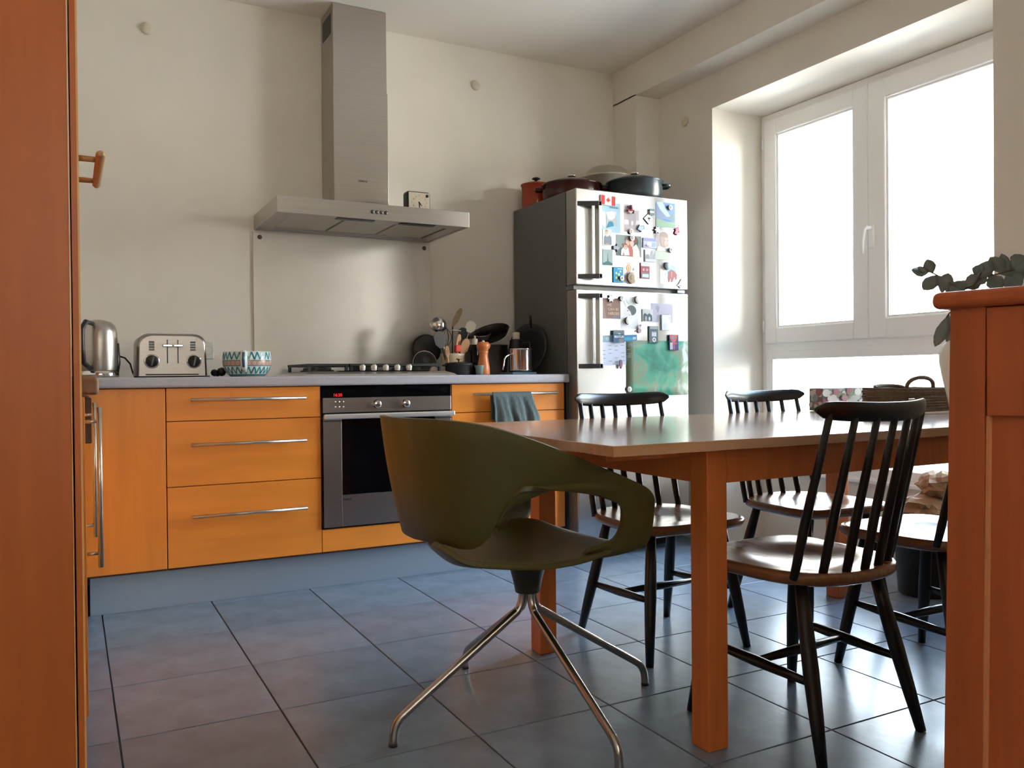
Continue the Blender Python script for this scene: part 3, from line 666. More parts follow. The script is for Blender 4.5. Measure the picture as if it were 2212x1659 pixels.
q = MB(); q.tube([(2.10, 3.76, 1.15), (2.085, 3.74, 1.19), (2.08, 3.73, 1.21)], [.006, .008, .006], 8); q.build('handle', BLACK, o)

# towel on the right-hand drawer handle
q = MB(); rows = []
NX, NZ = 26, 22
for side in (0, 1):
    pass
path = [(.030, .70), (.030, .78), (.027, .815), (.0, .829), (-.0155, .82)]+[(-.016-.001*k, .82-.019*k) for k in range(1, 21)]
for (dy, z) in path:
    r = []
    for i in range(NX+1):
        s = i/NX; fl_ = min(1, max(0, (.829-z)/.13))
        x = 1.735+(1.742-1.735)*fl_ + s*(.205+.03*fl_) + .004*math.sin(z*60+s*9)*fl_
        wv = (.007*math.sin(s*19)+.005*math.sin(s*37+1+z*14))*fl_
        yy = 3.485+dy*.62+ (wv if dy < 0 else wv*.3) - (.012*fl_ if dy < -.01 else 0) 
        r.append((x, yy, z-(.006*math.sin(s*3) if z < .71 else 0)))
    rows.append(r)
q.grid(rows); tw = q.build('tea_towel', CLOTH)
md = tw.modifiers.new('thick', 'SOLIDIFY'); md.thickness = .0035
tag(tw, 'grey green tea towel hanging over the drawer handle', 'towel')
#PART2
# ------------------------------------------------------------------ fridge
fr = thing('fridge', 'tall two-door steel fridge covered with magnets and photos', 'fridge', (2.52, 3.8, 0))
FX0, FX1, FY = 2.18, 2.8655, 3.445
boxobj('body', (FX0, 3.545, .06, FX1, 4.09, 1.812), FSIDE, fr, .003)
boxobj('base', (FX0+.01, 3.58, 0.0, FX1-.01, 4.08, .06), BLACK, fr, .002)
for (z0, z1, nm) in ((1.345, 1.812, 'freezer_door'), (.065, 1.322, 'door')):
    q = MB(); q.use(FEDGE); q.box(FX0, FY+.004, z0, FX1, 3.538, z1, .004); q.use(FSTEEL); q.box(FX0-.0005, FY, z0-.0005, FX1+.0005, FY+.010, z1+.0005, .004)
    d = q.build(nm, None, fr)
    h0, h1 = (1.373, 1.748) if z1 > 1.5 else (.936, 1.300)
    q = MB(); q.use(FSTEEL); q.box(2.278, FY-.050, h0, 2.296, FY-.012, h1, .003)
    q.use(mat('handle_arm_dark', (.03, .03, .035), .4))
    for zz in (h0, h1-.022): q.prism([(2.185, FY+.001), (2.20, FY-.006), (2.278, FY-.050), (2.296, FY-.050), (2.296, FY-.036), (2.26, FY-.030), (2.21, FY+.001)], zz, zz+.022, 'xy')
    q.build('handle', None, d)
q = MB(); q.box(FX0+.001, FY+.03, 1.324, FX1-.001, 3.545, 1.343); q.build('gasket', mat('gasket_grey', (.16, .16, .15), .6), fr)
q = MB(); q.box(2.80, FY+.004, 1.3255, 2.85, FY+.03, 1.3415, .003); q.build('hinge', CHROME, fr)
# pots on top of the fridge
FT = 1.8122
def casserole(name, label, c, r, h, m, lidm, loops, knobm=BLACK, handle_long=None, rise=.02):
    o = thing(name, label, 'pot', c)
    MB().lathe([(0, .001), (r*.90, 0), (r*.96, .008), (r, .03), (r, h-.004), (r+.004, h-.002), (r+.004, h), (r-.004, h), (0, h-.001)], c, 40).build('body', m, o)
    l = MB().lathe([(r+.005, h), (r+.006, h+.005), (r-.004, h+.008), (r*.6, h+rise*.8), (r*.2, h+rise), (0, h+rise)], c, 40).build('lid', lidm, o)
    if knobm: MB().lathe([(.008, h+rise-.001), (.007, h+rise+.010), (.022, h+rise+.016), (.024, h+rise+.020), (.018, h+rise+.025), (0, h+rise+.026)], c, 18).build('knob', knobm, l)
    c = Vector(c)
    for a in loops:
        d = Vector((math.cos(a), math.sin(a), 0)); s = Vector((-d.y, d.x, 0)); z = Vector((0, 0, h-.018))
        q = MB(); q.tube([c+z+d*(r-.004)+s*.04, c+z+d*(r+.03)+s*.036, c+z+d*(r+.036), c+z+d*(r+.03)-s*.036, c+z+d*(r-.004)-s*.04], .0075, 10); q.build('handle', m, o)
    return o
casserole('casserole', 'small orange-red enamel pot on the far left of the fridge top', (2.272, 3.995, FT), .080, .128, REDENAM, REDENAM, (), BLACK, rise=.020)
casserole('casserole', 'low dark brown casserole on the front left of the fridge top', (2.350, 3.755, FT), .155, .084, BROWNENAM, BROWNENAM, (math.radians(-25), math.radians(155)), CHROME, rise=.036)
casserole('stock_pot', 'large pale steel pot with domed lid behind the others on fridge', (2.690, 3.925, FT), .155, .190, mat('pale_steel', (.55, .51, .43), .3, metal=.45), mat('pale_steel', (.55, .51, .43), .3, metal=.45), (), None, rise=.075)
casserole('casserole', 'slate blue casserole with lid on the front right of the fridge top', (2.650, 3.610, FT), .146, .098, GREYENAM, GREYENAM, (math.radians(150), math.radians(-30)), CHROME, rise=.034)

# ------------------------------------------------------------------ magnets, cards and photos on the fridge
MG = dict(flag=(2.363,1.765,0.088,0.048),dizagn=(2.375,1.683,0.130,0.147),walk=(2.508,1.689,0.092,0.139),crimson=(2.498,1.735,0.054,0.045),kang=(2.611,1.696,0.064,0.054),clip=(2.631,1.730,0.032,0.031),lake=(2.722,1.724,0.123,0.126),n5=(2.748,1.763,0.033,0.026),arrowblue=(2.560,1.643,0.043,0.026),n2=(2.500,1.622,0.032,0.026),arrowred=(2.792,1.647,0.030,0.038),puz1=(2.664,1.642,0.047,0.038),man=(2.357,1.584,0.053,0.079),n0=(2.504,1.589,0.034,0.028),family=(2.489,1.550,0.155,0.105),arrowgrey=(2.412,1.535,0.053,0.023),beach=(2.616,1.572,0.081,0.050),baby=(2.708,1.568,0.105,0.151),n9=(2.749,1.544,0.030,0.026),tower=(2.359,1.485,0.058,0.078),street=(2.620,1.507,0.068,0.061),kid=(2.488,1.430,0.113,0.135),blue=(2.421,1.401,0.057,0.077),n4=(2.436,1.384,0.031,0.025),coin=(2.501,1.389,0.068,0.056),red=(2.587,1.430,0.055,0.080),dark=(2.724,1.461,0.047,0.038),bear=(2.748,1.422,0.126,0.105),shuttle=(2.808,1.374,0.048,0.053),heroes=(2.375,1.233,0.121,0.102),puz2=(2.375,1.282,0.044,0.036),n7=(2.441,1.284,0.026,0.025),portrait=(2.491,1.214,0.110,0.162),w1=(2.538,1.281,0.046,0.037),w2=(2.477,1.174,0.045,0.037),band=(2.601,1.204,0.065,0.064),balloon=(2.695,1.219,0.141,0.097),pale=(2.716,1.170,0.056,0.078),pink=(2.544,1.136,0.049,0.042),player=(2.636,1.108,0.057,0.084),beat=(2.416,1.095,0.066,0.061),cal=(2.425,1.028,0.226,0.149),pendant=(2.426,0.956,0.025,0.045),green=(2.665,0.936,0.395,0.281),comic=(2.763,1.068,0.058,0.080),n1=(2.481,0.831,0.031,0.027))
def ell(cx, cy, rx, ry, n=14, a0=0, a1=360):
    return [(cx+rx*math.cos(math.radians(a0+(a1-a0)*k/n)), cy+ry*math.sin(math.radians(a0+(a1-a0)*k/n))) for k in range(n+(a1-a0 < 360))]
def rc(x0, y0, x1, y1): return [(x0, y0), (x1, y0), (x1, y1), (x0, y1)]
def card(key, name, label, cat, base, shapes, th=.0012, lift=0.0, texts=(), rot=0, group=None):
    x, z, wd, ht = MG[key]; yb = -lift; q = MB()
    q.use(flat(base)); q.box(-wd/2, yb-th, -ht/2, wd/2, yb, ht/2)
    for i, (c, p) in enumerate(shapes):
        q.use(flat(c)); pp = [((u-.5)*wd, yb-th-.00022*(i+1), (v-.5)*ht) for u, v in p]; q.poly(pp)
    for (s, u, v, size, c) in texts:
        q.use(flat(c)); q.text(s, size, at((u-.5)*wd, yb-th-.0004-.00022*len(shapes), (v-.5)*ht), .0001, True)
    ob = q.build(name, None, None); ob.location = (x, FY, z); ob.rotation_euler = (0, math.radians(rot), 0)
    return tag(ob, label, cat, group)
def disc(key, name, label, base, rim, th, lift=0.0, text=None, group=None, cat='magnet'):
    x, z, wd, ht = MG[key]; r = ht/2*1.02; q = MB(); yb = -lift
    q.use(flat(rim)); q.lathe([(0, yb), (r*.96, yb), (r, yb-.001), (r, yb-th+.0008)], (0, 0, 0), 24, 'y')
    q.use(flat(base, .4)); q.lathe([(r, yb-th+.0008), (r*.94, yb-th), (0, yb-th)], (0, 0, 0), 24, 'y')
    if text: q.use(flat((.05, .06, .08))); q.text(text, r*1.5, at(0, yb-th-.0003, 0), .0001, True)
    ob = q.build(name, None, None); ob.location = (x, FY, z); return tag(ob, label, cat, group)
W_, K_ = (.80, .80, .78), (.02, .025, .035)
SKIN, HAIR = (.62, .42, .33), (.16, .12, .10)
leaf = [(.5, .84), (.545, .72), (.59, .745), (.575, .58), (.635, .65), (.65, .61), (.715, .625), (.69, .53), (.72, .51), (.61, .40), (.62, .35), (.515, .365), (.515, .22), (.485, .22), (.485, .365), (.38, .35), (.39, .40), (.28, .51), (.31, .53), (.285, .625), (.35, .61), (.365, .65), (.425, .58), (.41, .745), (.455, .72)]
leaf = [(.5+(u-.5)*.62, v) for u, v in leaf]
card('dizagn', 'exhibition_card', 'blue card with a folded grey shape, word at its top right', 'card', (.33, .52, .66), [((.60, .60, .63), [(.12, .25), (.32, .13), (.32, .67), (.12, .72)]), ((.62, .61, .66), [(.32, .67), (.42, .45), (.60, .42), (.74, .50), (.82, .70), (.60, .72)]), ((.42, .45, .45), [(.33, .14), (.36, .60), (.42, .45), (.60, .42), (.74, .50), (.82, .66), (.83, .20), (.70, .28), (.62, .36), (.45, .35)]), ((.02, .22, .34), [(.34, .14), (.68, .22), (.66, .34), (.58, .38), (.46, .36), (.40, .28)])], texts=[('DIZAGN', .69, .84, .0135, (.08, .22, .30))])
card('flag', 'flag_magnet', 'red and white maple leaf flag magnet at the top left', 'magnet', (.75, .75, .74), [((.62, .02, .025), rc(0.02, 0.02, .27, .98)), ((.62, .02, .025), rc(.73, .02, .98, .98)), ((.62, .02, .025), leaf)], .006, .0015, rot=2)
card('walk', 'photo_print', 'faded photo of a pair of walking figures by the crimson magnet', 'photo', (.50, .45, .46), [((.75, .76, .78), rc(0, .80, 1, 1)), ((.70, .67, .72), rc(0, .27, 1, .44)), ((.40, .37, .40), [(.22, .70), (.78, .70), (.80, .40), (.70, .18), (.62, .18), (.60, .40), (.50, .42), (.42, .20), (.32, .18), (.30, .42)])], .001)
q = MB(); random.seed(3); x, z, wd, ht = MG['crimson']
for k in range(16):
    a = random.random()*6.28; r = random.random()*.02; q.use(flat(((.30, .01, .04), (.60, .50, .48), (.08, .01, .03))[k % 3]))
    q.obox(Vector((r*math.cos(a), -.006-.006*random.random(), r*math.sin(a))), .016, .008, .009, Matrix.Rotation(random.random()*3, 3, 'Y'), .001)
o = q.build('berry_magnet'); o.location = (x, FY-.001, z); tag(o, 'bumpy dark crimson magnet holding the faded walking photo', 'magnet')
# kangaroo road-sign magnet: diamond
q = MB(); s = .027; q.use(flat((.05, .06, .09))); q.prism([(0, -s*1.05), (s*1.15, 0), (0, s*1.05), (-s*1.15, 0)], -.005, 0); q.use(flat((.78, .79, .78))); q.prism([(0, -s), (s*1.1, 0), (0, s), (-s*1.1, 0)], -.0056, -.004)
q.use(flat((.06, .08, .08))); kp = [(-.85, .10), (-.30, .05), (-.15, .30), (.15, .35), (.45, .15), (.65, .22), (.60, .02), (.35, -.02), (.20, -.10), (.15, -.25), (.25, -.50), (.55, -.60), (.20, -.62), (-.02, -.30), (-.12, -.05), (-.40, -.02)]
q.poly([(u*s*.75, -.0059, v*s*.75) for u, v in kp]); q.use(flat((.5, .35, .30))); q.box(-.001, -.004, s*.9, .006, 0, s*1.5)
o = q.build('road_sign_magnet'); o.location = (MG['kang'][0], FY, MG['kang'][1]-.001); tag(o, 'white diamond road-sign magnet with a leaping kangaroo', 'magnet')
card('clip', 'ribbon_magnet', 'tiny grey and white striped flag magnet above the kangaroo sign', 'magnet', (.20, .27, .30), [((.80, .80, .8), rc(.05, .35, .85, .65))], .004, .0055)
card('lake', 'photo_print', 'large photo of blue mountains above a green meadow', 'photo', (.22, .34, .62), [((.50, .66, .80), [(.02, 1), (.35, 1), (.75, .45), (.55, .42), (.2, .72)]), ((.26, .33, .50), [(0, .30), (0, .85), (.35, .55), (.62, .40), (1, .33), (1, .25)]), ((.22, .34, .36), [(.62, .38), (1, .62), (1, .28), (.7, .33)]), ((.15, .28, .60), [(.30, .34), (.8, .30), (.9, .25), (.45, .24)]), ((.30, .46, .34), [(0, .0), (0, .32), (.35, .27), (.6, .22), (1, .22), (1, 0)])], .001)
disc('n5', 'number_magnet', 'round white magnet numbered 5 on the mountain photo', W_, K_, .008, .0025, '5', 'round number magnets')
def arrow(key, name, label, ang, c, dark, lift=0.0, s=.024, th=.007):
    x, z, wd, ht = MG[key]; q = MB(); R_ = Matrix.Rotation(ang, 2)
    pts = [(-.9, -.4), (.05, -.4), (.05, -.8), (.95, 0), (.05, .8), (.05, .4), (-.9, .4)]
    P_ = [(R_ @ Vector(p))*s for p in pts]; q.use(flat(dark)); q.prism([(p.x, p.y) for p in P_], -lift-th, -lift)
    q.use(flat(c)); q.prism([(p.x*.86, p.y*.86) for p in P_], -lift-th-.0005, -lift-th+.001)
    o = q.build(name); o.location = (x, FY, z); tag(o, label, 'magnet')
arrow('arrowblue', 'arrow_magnet', 'pale blue arrow magnet at the foot of the walking photo', math.radians(200), (.45, .62, .72), (.01, .08, .18), .0012)
arrow('arrowred', 'arrow_magnet', 'pinkish red arrow magnet below the mountain photo pointing up', math.radians(65), (.60, .22, .27), (.20, .03, .07))
arrow('arrowgrey', 'arrow_magnet', 'grey arrow magnet pointing at the family photo', 0, (.34, .36, .42), (.04, .08, .12), .0012)
disc('n2', 'number_magnet', 'round white magnet numbered 2 under the walking photo', W_, K_, .008, .0015, '2', 'round number magnets')
def flower(key, name, label, lift):
    x, z, wd, ht = MG[key]; q = MB()
    def ol(R): return [(R*(1+.28*math.cos(6*a))*math.cos(a), R*(1+.28*math.cos(6*a))*math.sin(a)) for a in [2*math.pi*k/48 for k in range(48)]]
    q.use(flat((.03, .10, .12))); q.prism(ol(.0155), -lift-.006, -lift); q.use(flat((.82, .82, .81))); q.prism(ol(.0148), -lift-.0068, -lift-.005)
    o = q.build(name); o.location = (x, FY, z); tag(o, label, 'magnet')
card('man', 'photo_magnet', 'narrow magnet with a smiling person in a grey shirt', 'magnet', (.55, .58, .56), [((.16, .22, .26), [(.1, .04), (.12, .50), (.35, .62), (.75, .62), (.97, .50), (.97, .04)]), ((.76, .77, .76), [(.32, .62), (.45, .50), (.55, .62), (.60, .52), (.68, .62), (.5, .70)]), (SKIN, ell(.42, .78, .16, .15)), ((.35, .25, .2), ell(.42, .85, .16, .10, 10, 0, 180)), ((.55, .25, .22), rc(.35, .03, .68, .11))], .006)
card('family', 'photo_print', 'family photo with two adults hugging a small child', 'photo', (.24, .30, .29), [((.10, .15, .15), [(.0, .0), (0, .5), (.35, .3), (.3, 0)]), ((.05, .12, .09), ell(.72, .70, .17, .27)), ((.30, .05, .06), ell(.68, .80, .13, .18)), ((.74, .72, .66), [(.62, 0), (.64, .45), (.80, .60), (.92, .30), (.94, 0)]), ((.45, .14, .12), [(.46, 0), (.46, .5), (.60, .55), (.66, .3), (.66, 0)]), (SKIN, ell(.46, .68, .085, .17)), ((.40, .30, .24), ell(.45, .79, .09, .10, 10, 0, 180)), ((.68, .48, .40), ell(.62, .63, .08, .17)), ((.75, .76, .74), [(.18, .02), (.20, .30), (.32, .45), (.48, .40), (.52, .05)]), (SKIN, ell(.37, .42, .08, .13)), ((.30, .10, .08), ell(.34, .52, .10, .09, 10, 0, 180)), ((.50, .20, .16), [(.25, .02), (.28, .2), (.33, .02)]), ((.10, .10, .10), ell(.345, .45, .01, .015)), ((.1, .1, .1), ell(.40, .45, .01, .015))], .001)
disc('n0', 'number_magnet', 'round white magnet numbered 0 on the family photo', W_, K_, .008, .0048, '0', 'round number magnets')
card('beach', 'photo_magnet', 'wide magnet with a pale beach under a violet sky', 'magnet', (.52, .62, .80), [((.36, .38, .70), rc(0.01, .68, .99, .99)), ((.70, .76, .80), ell(.45, .40, .22, .22)), ((.42, .14, .28), [(.08, .10), (.10, .36), (.14, .15), (.24, .42), (.30, .15), (.38, .25), (.40, .10)]), ((.42, .5, .75), ell(.80, .35, .16, .22))], .007)
card('baby', 'photo_print', 'tall photo of a sleepy baby held at the right edge', 'photo', (.60, .60, .57), [((.78, .79, .78), rc(.45, .40, .98, .985)), ((.48, .44, .43), [(0, .35), (0, .9), (.30, .80), (.25, .40)]), ((.52, .40, .36), ell(.54, .68, .27, .27)), ((.42, .33, .30), ell(.52, .78, .27, .17, 12, 0, 180)), ((.70, .53, .47), ell(.68, .60, .14, .16)), ((.28, .16, .14), ell(.74, .66, .035, .012)), ((.28, .16, .14), ell(.57, .66, .035, .012)), ((.52, .22, .2), ell(.70, .50, .04, .014)), ((.72, .73, .71), [(.05, .30), (.15, .45), (.45, .42), (.65, .30)]), ((.56, .64, .54), rc(0, 0, 1, .26))], .001)
flower('puz1', 'blossom_magnet', 'white blossom-shaped magnet at the corner of the baby photo', .0036)
disc('n9', 'number_magnet', 'round white magnet numbered 9 on the baby photo', W_, K_, .008, .004, '9', 'round number magnets')
card('tower', 'photo_magnet', 'dim grey green magnet showing a tall iron tower', 'magnet', (.28, .36, .35), [((.03, .11, .12), rc(0.01, .02, .99, .14)), ((.05, .15, .15), ell(.5, .14, .35, .10)), ((.05, .16, .16), [(.40, .12), (.47, .40), (.495, .80), (.505, .80), (.53, .40), (.60, .12)])], .006)
card('street', 'photo_magnet', 'magnet with a grey blue street view of people', 'magnet', (.60, .63, .67), [((.78, .80, .82), rc(.03, .62, .55, .97)), ((.36, .36, .38), [(.05, .2), (.05, .50), (.15, .58), (.30, .62), (.40, .4), (.42, .2)]), ((.45, .46, .50), [(.50, .2), (.52, .85), (.70, .92), (.75, .5), (.95, .9), (.96, .2)]), ((.62, .70, .76), rc(.03, .03, .97, .22))], .007)
card('kid', 'child_drawing', 'white sheet with a child drawing of an orange-bodied figure', 'drawing', (.78, .79, .80), [((.55, .66, .70), rc(.40, .72, .62, .78)), ((.80, .55, .40), ell(.5, .72, .085, .05)), ((.75, .30, .06), ell(.5, .56, .13, .13)), ((.82, .74, .62), ell(.5, .56, .085, .10)), ((.75, .30, .06), ell(.5, .55, .035, .09)), ((.72, .48, .62), rc(.42, .30, .47, .43)), ((.72, .48, .62), rc(.53, .30, .58, .43)), ((.60, .72, .74), ell(.22, .52, .06, .05)), ((.60, .72, .74), ell(.80, .53, .06, .05))], .0006)
card('blue', 'souvenir_magnet', 'bright blue souvenir magnet with yellow green dots', 'magnet', (.02, .28, .52), [((.50, .66, .26), ell(.28, .60, .10, .08)), ((.55, .68, .22), ell(.72, .72, .09, .07)), ((.48, .62, .30), ell(.55, .52, .13, .10)), ((.50, .62, .2), ell(.28, .30, .12, .09)), ((.42, .58, .3), ell(.5, .16, .12, .06)), ((.55, .68, .74), rc(.40, .86, .90, .91))], .006, .001)
disc('n4', 'number_magnet', 'round white magnet numbered 4 on the blue souvenir magnet', W_, K_, .008, .0088, '4', 'round number magnets')
disc('coin', 'coin_magnet', 'big brown coin-shaped magnet under the child drawing', (.42, .33, .22), (.14, .10, .06), .013, .003)
x, z, wd, ht = MG['coin']; q = MB(); q.use(flat((.36, .28, .18))); q.prism(ell(0, .003, .011, .014), -.0175, -.0158); q.prism(ell(0, -.014, .015, .006), -.0172, -.0158)
o = q.build('relief'); o.parent = bpy.data.objects['coin_magnet']
card('red', 'souvenir_magnet', 'red and grey magnet like a bus front with two white lamps', 'magnet', (.46, .10, .11), [((.62, .68, .72), rc(0.01, .78, .99, .99)), ((.30, .10, .11), rc(.01, .70, .99, .78)), ((.75, .77, .78), ell(.30, .56, .10, .075)), ((.75, .77, .78), ell(.70, .56, .10, .075)), ((.16, .22, .26), ell(.30, .56, .05, .04)), ((.16, .22, .26), ell(.70, .56, .05, .04)), ((.20, .24, .27), rc(.02, .02, .98, .38)), ((.60, .70, .76), [(.15, .10), (.15, .28), (.85, .30), (.85, .06)])], .006)
card('bear', 'picture_print', 'white sheet with a reddish brown mammoth picture', 'picture', (.78, .79, .80), [((.36, .55, .76), ell(.56, .68, .26, .26)), ((.36, .14, .14), [(.38, .30), (.40, .58), (.55, .72), (.72, .66), (.86, .50), (.84, .25), (.76, .22), (.74, .36), (.62, .12), (.54, .10), (.56, .32), (.46, .10), (.40, .10)]), ((.50, .28, .27), [(.55, .66), (.62, .60), (.60, .35), (.55, .32)]), ((.55, .58, .54), ell(.30, .47, .05, .08))], .0006)
disc('dark', 'round_magnet', 'dark slate round magnet above the mammoth picture', (.16, .19, .22), (.01, .02, .05), .012, .002)
q = MB(); q.use(flat((.74, .75, .75))); sh = [(-.018, -.010), (-.006, -.001), (.002, .010), (.012, .026), (.017, .026), (.013, .004), (.016, -.022), (.004, -.024), (-.004, -.014)]; q.prism(sh, -.005, 0)
q.use(flat((.12, .14, .15))); q.poly([(u*.5+.002, -.0053, v*.35-.006) for u, v in sh]); q.use(flat((.70, .71, .71))); q.poly([(u*.30+.003, -.0056, v*.22-.005) for u, v in sh])
o = q.build('shuttle_magnet'); o.location = (MG['shuttle'][0], FY-.001, MG['shuttle'][1]); tag(o, 'white space shuttle magnet in lower right corner of freezer door', 'magnet')
# lower door
card('heroes', 'slogan_card', 'brown card with pale capital letters of a slogan', 'card', (.22, .125, .10), [((.27, .18, .15), [(0, .0), (.3, .0), (.12, 1), (0, 1)]), ((.20, .17, .19), rc(.62, .02, .98, .20))], .0012, texts=[('WE', .44, .66, .0185, (.55, .38, .28)), ('CAN BE', .64, .46, .0185, (.55, .38, .28)), ('HEROES', .66, .25, .0185, (.58, .42, .32))])
flower('puz2', 'blossom_magnet', 'white blossom-shaped magnet on top of the slogan card', .0026)
disc('n7', 'number_magnet', 'round white magnet numbered 7 beside the slogan card', W_, K_, .008, .003, '7', 'round number magnets')
card('portrait', 'ink_drawing', 'white sheet with a tilted grey ink portrait of a head', 'drawing', (.78, .79, .79), [((.10, .13, .13), ell(.60, .58, .28, .16)), ((.74, .68, .70), [(.18, .62), (.36, .66), (.55, .54), (.62, .42), (.35, .40), (.16, .46)]), ((.34, .22, .28), ell(.40, .57, .05, .02)), ((.55, .30, .36), ell(.50, .44, .04, .015)), ((.55, .62, .64), [(.12, .92), (.16, .92), (.34, .70), (.30, .70)]), ((.62, .68, .69), [(.28, .92), (.32, .92), (.50, .76), (.46, .76)])], .0008)
disc('w1', 'round_magnet', 'thick plain white round magnet above the ink portrait', (.82, .82, .80), (.10, .10, .085), .014, .001)
disc('w2', 'round_magnet', 'thick plain white round magnet at the chin of ink portrait', (.82, .82, .80), (.04, .035, .03), .014, .0022)
card('balloon', 'postcard', 'lavender grey postcard showing a balloon over a tower', 'card', (.47, .45, .55), [((.34, .34, .38), ell(.30, .76, .085, .13)), ((.30, .30, .34), rc(.28, .52, .34, .64)), ((.36, .37, .42), [(.27, .05), (.27, .40), (.80, .46), (.80, .20), (.55, .05)])], .0009)
card('band', 'photo_magnet', 'square black and white magnet of a group of people', 'magnet', (.62, .64, .63), [((.10, .14, .14), [(.03, .05), (.05, .52), (.20, .72), (.45, .55), (.62, .70), (.90, .50), (.94, .05)]), ((.60, .60, .60), ell(.22, .75, .08, .10)), ((.55, .55, .55), ell(.44, .72, .08, .10)), ((.58, .58, .58), ell(.66, .76, .08, .10)), ((.66, .66, .66), ell(.64, .25, .09, .16)), ((.45, .46, .46), ell(.30, .25, .10, .20))], .006)
card('pale', 'map_magnet', 'pale grey green magnet overlapping the balloon postcard', 'magnet', (.74, .78, .77), [((.55, .60, .60), [(.68, .90), (.90, .60), (.95, .90)]), ((.64, .69, .68), ell(.35, .30, .22, .2))], .007, .0018)
q = MB(); q.use(flat((.55, .36, .46))); q.prism(ell(.004, -.010, .011, .012), -.008, 0); q.use(flat((.70, .64, .68))); q.prism(ell(.002, .008, .009, .011), -.010, 0); q.use(flat((.30, .18, .30))); q.prism([(-.022, -.012), (-.004, -.004), (-.004, -.009), (-.020, -.016)], -.006, 0); q.prism(ell(.008, .016, .006, .005), -.0105, 0)
o = q.build('figurine_magnet'); o.location = (MG['pink'][0], FY, MG['pink'][1]); tag(o, 'small pink and white figurine magnet below the portrait', 'magnet')
card('player', 'player_magnet', 'dark grey magnet shaped like a music player with round dial', 'magnet', (.13, .16, .17), [((.34, .37, .38), rc(.10, .82, .95, .99)), ((.66, .68, .68), rc(.28, .38, .80, .70)), ((.10, .12, .13), [(.28, .55), (.36, .72), (.45, .58), (.54, .74), (.62, .58), (.72, .72), (.80, .55), (.80, .76), (.28, .76)]), ((.70, .73, .73), ell(.54, .18, .21, .14)), ((.10, .13, .15), ell(.54, .18, .08, .055))], .007)
card('cal', 'wall_calendar', 'white printed calendar sheet with blue header pictures', 'calendar', (.56, .60, .72), [((.26, .36, .44), rc(.005, .77, .32, .99)), ((.38, .50, .62), ell(.20, .88, .045, .065)), ((.05, .20, .34), rc(.62, .77, .995, .99)), ((.03, .32, .52), [(.62, .82), (.66, .92), (.85, .90), (.95, .82)]), ((.45, .52, .58), rc(.88, .83, .97, .92))]+[((.42, .46, .58), rc(.01+.165*k, .01, .013+.165*k, .76)) for k in range(1, 6)]+[((.16, .18, .26), rc(.04+.165*k, .10+.13*j+(.03 if k % 2 else 0), .13+.165*k, .115+.13*j+(.03 if k % 2 else 0))) for k in range(6) for j in range(5) if (k*3+j*5) % 4], .0012, rot=-2)
card('beat', 'band_magnet', 'dark blue square magnet with white band lettering on calendar', 'magnet', (.03, .10, .17), [((.12, .16, .17), rc(.02, .70, .98, .98)), ((.20, .19, .18), rc(.50, .02, .98, .30))], .006, .008, texts=[('THE', .52, .70, .009, (.66, .70, .72)), ('BEATLES', .52, .46, .0155, (.72, .76, .78))])
q = MB(); q.use(flat((.26, .14, .20))); q.prism([(-.008, .016), (-.004, .022), (.004, .022), (.009, .012), (.009, -.006), (.002, -.022), (-.004, -.020), (-.006, -.004)], -.007, 0)
o = q.build('charm_magnet'); o.location = (MG['pendant'][0], FY-.0095, MG['pendant'][1]); tag(o, 'slim purplish charm magnet at the bottom of the calendar', 'magnet')
# green painting: procedural paint on a paper sheet
PAINT = bpy.data.materials.new('green_painting'); PAINT.use_nodes = True; t = PAINT.node_tree; b = t.nodes['Principled BSDF']; b.inputs['Roughness'].default_value = .6
co = t.nodes.new('ShaderNodeTexCoord'); n = t.nodes.new('ShaderNodeTexNoise'); n.inputs['Scale'].default_value = 9; n.inputs['Detail'].default_value = 8; n.inputs['Distortion'].default_value = 1.2
t.links.new(co.outputs['Object'], n.inputs['Vector'])
gr = t.nodes.new('ShaderNodeVectorMath'); gr.operation = 'LENGTH'; t.links.new(co.outputs['Object'], gr.inputs[0])
ma = t.nodes.new('ShaderNodeMath'); ma.operation = 'MULTIPLY_ADD'; ma.inputs[1].default_value = 1.5; t.links.new(gr.outputs['Value'], ma.inputs[0]); t.links.new(n.outputs['Fac'], ma.inputs[2])
rp = t.nodes.new('ShaderNodeValToRGB'); e = rp.color_ramp.elements; e[0].position = .40; e[0].color = (.005, .11, .065, 1); e[1].position = .95; e[1].color = (.42, .46, .38, 1)
for p, c in ((.55, (.01, .19, .115, 1)), (.68, (.05, .28, .17, 1)), (.75, (.17, .23, .13, 1)), (.85, (.16, .23, .16, 1))):
    k = e.new(p); k.color = c
t.links.new(ma.outputs[0], rp.inputs[0]); t.links.new(rp.outputs[0], b.inputs['Base Color'])
x, z, wd, ht = MG['green']; q = MB(); rows = []
for i in range(9):
    u = i/8; rows.append([((u-.5)*wd*(1 if v else 1), -.0012-.003*math.sin(u*3.1)*(.5+.5*math.cos(v*3)), (v/6-.5)*ht) for v in range(7)])
q.grid(rows); o = q.build('child_painting', PAINT); o.location = (x, FY, z)
md = o.modifiers.new('thick', 'SOLIDIFY'); md.thickness = .0006
tag(o, 'large swirling green painting on paper on the lower door', 'painting')
card('comic', 'souvenir_magnet', 'red and navy magnet over the green painting', 'magnet', (.06, .05, .16), [((.55, .12, .10), [(.02, .80), (.02, .98), (.85, .98), (.80, .72), (.60, .50), (.40, .40)]), ((.45, .50, .56), rc(.05, .05, .35, .50)), ((.50, .10, .12), [(.40, .05), (.42, .50), (.55, .52), (.60, .05)]), ((.22, .24, .30), ell(.35, .80, .2, .1)), ((.42, .08, .10), ell(.62, .45, .22, .06))], .006, .005)
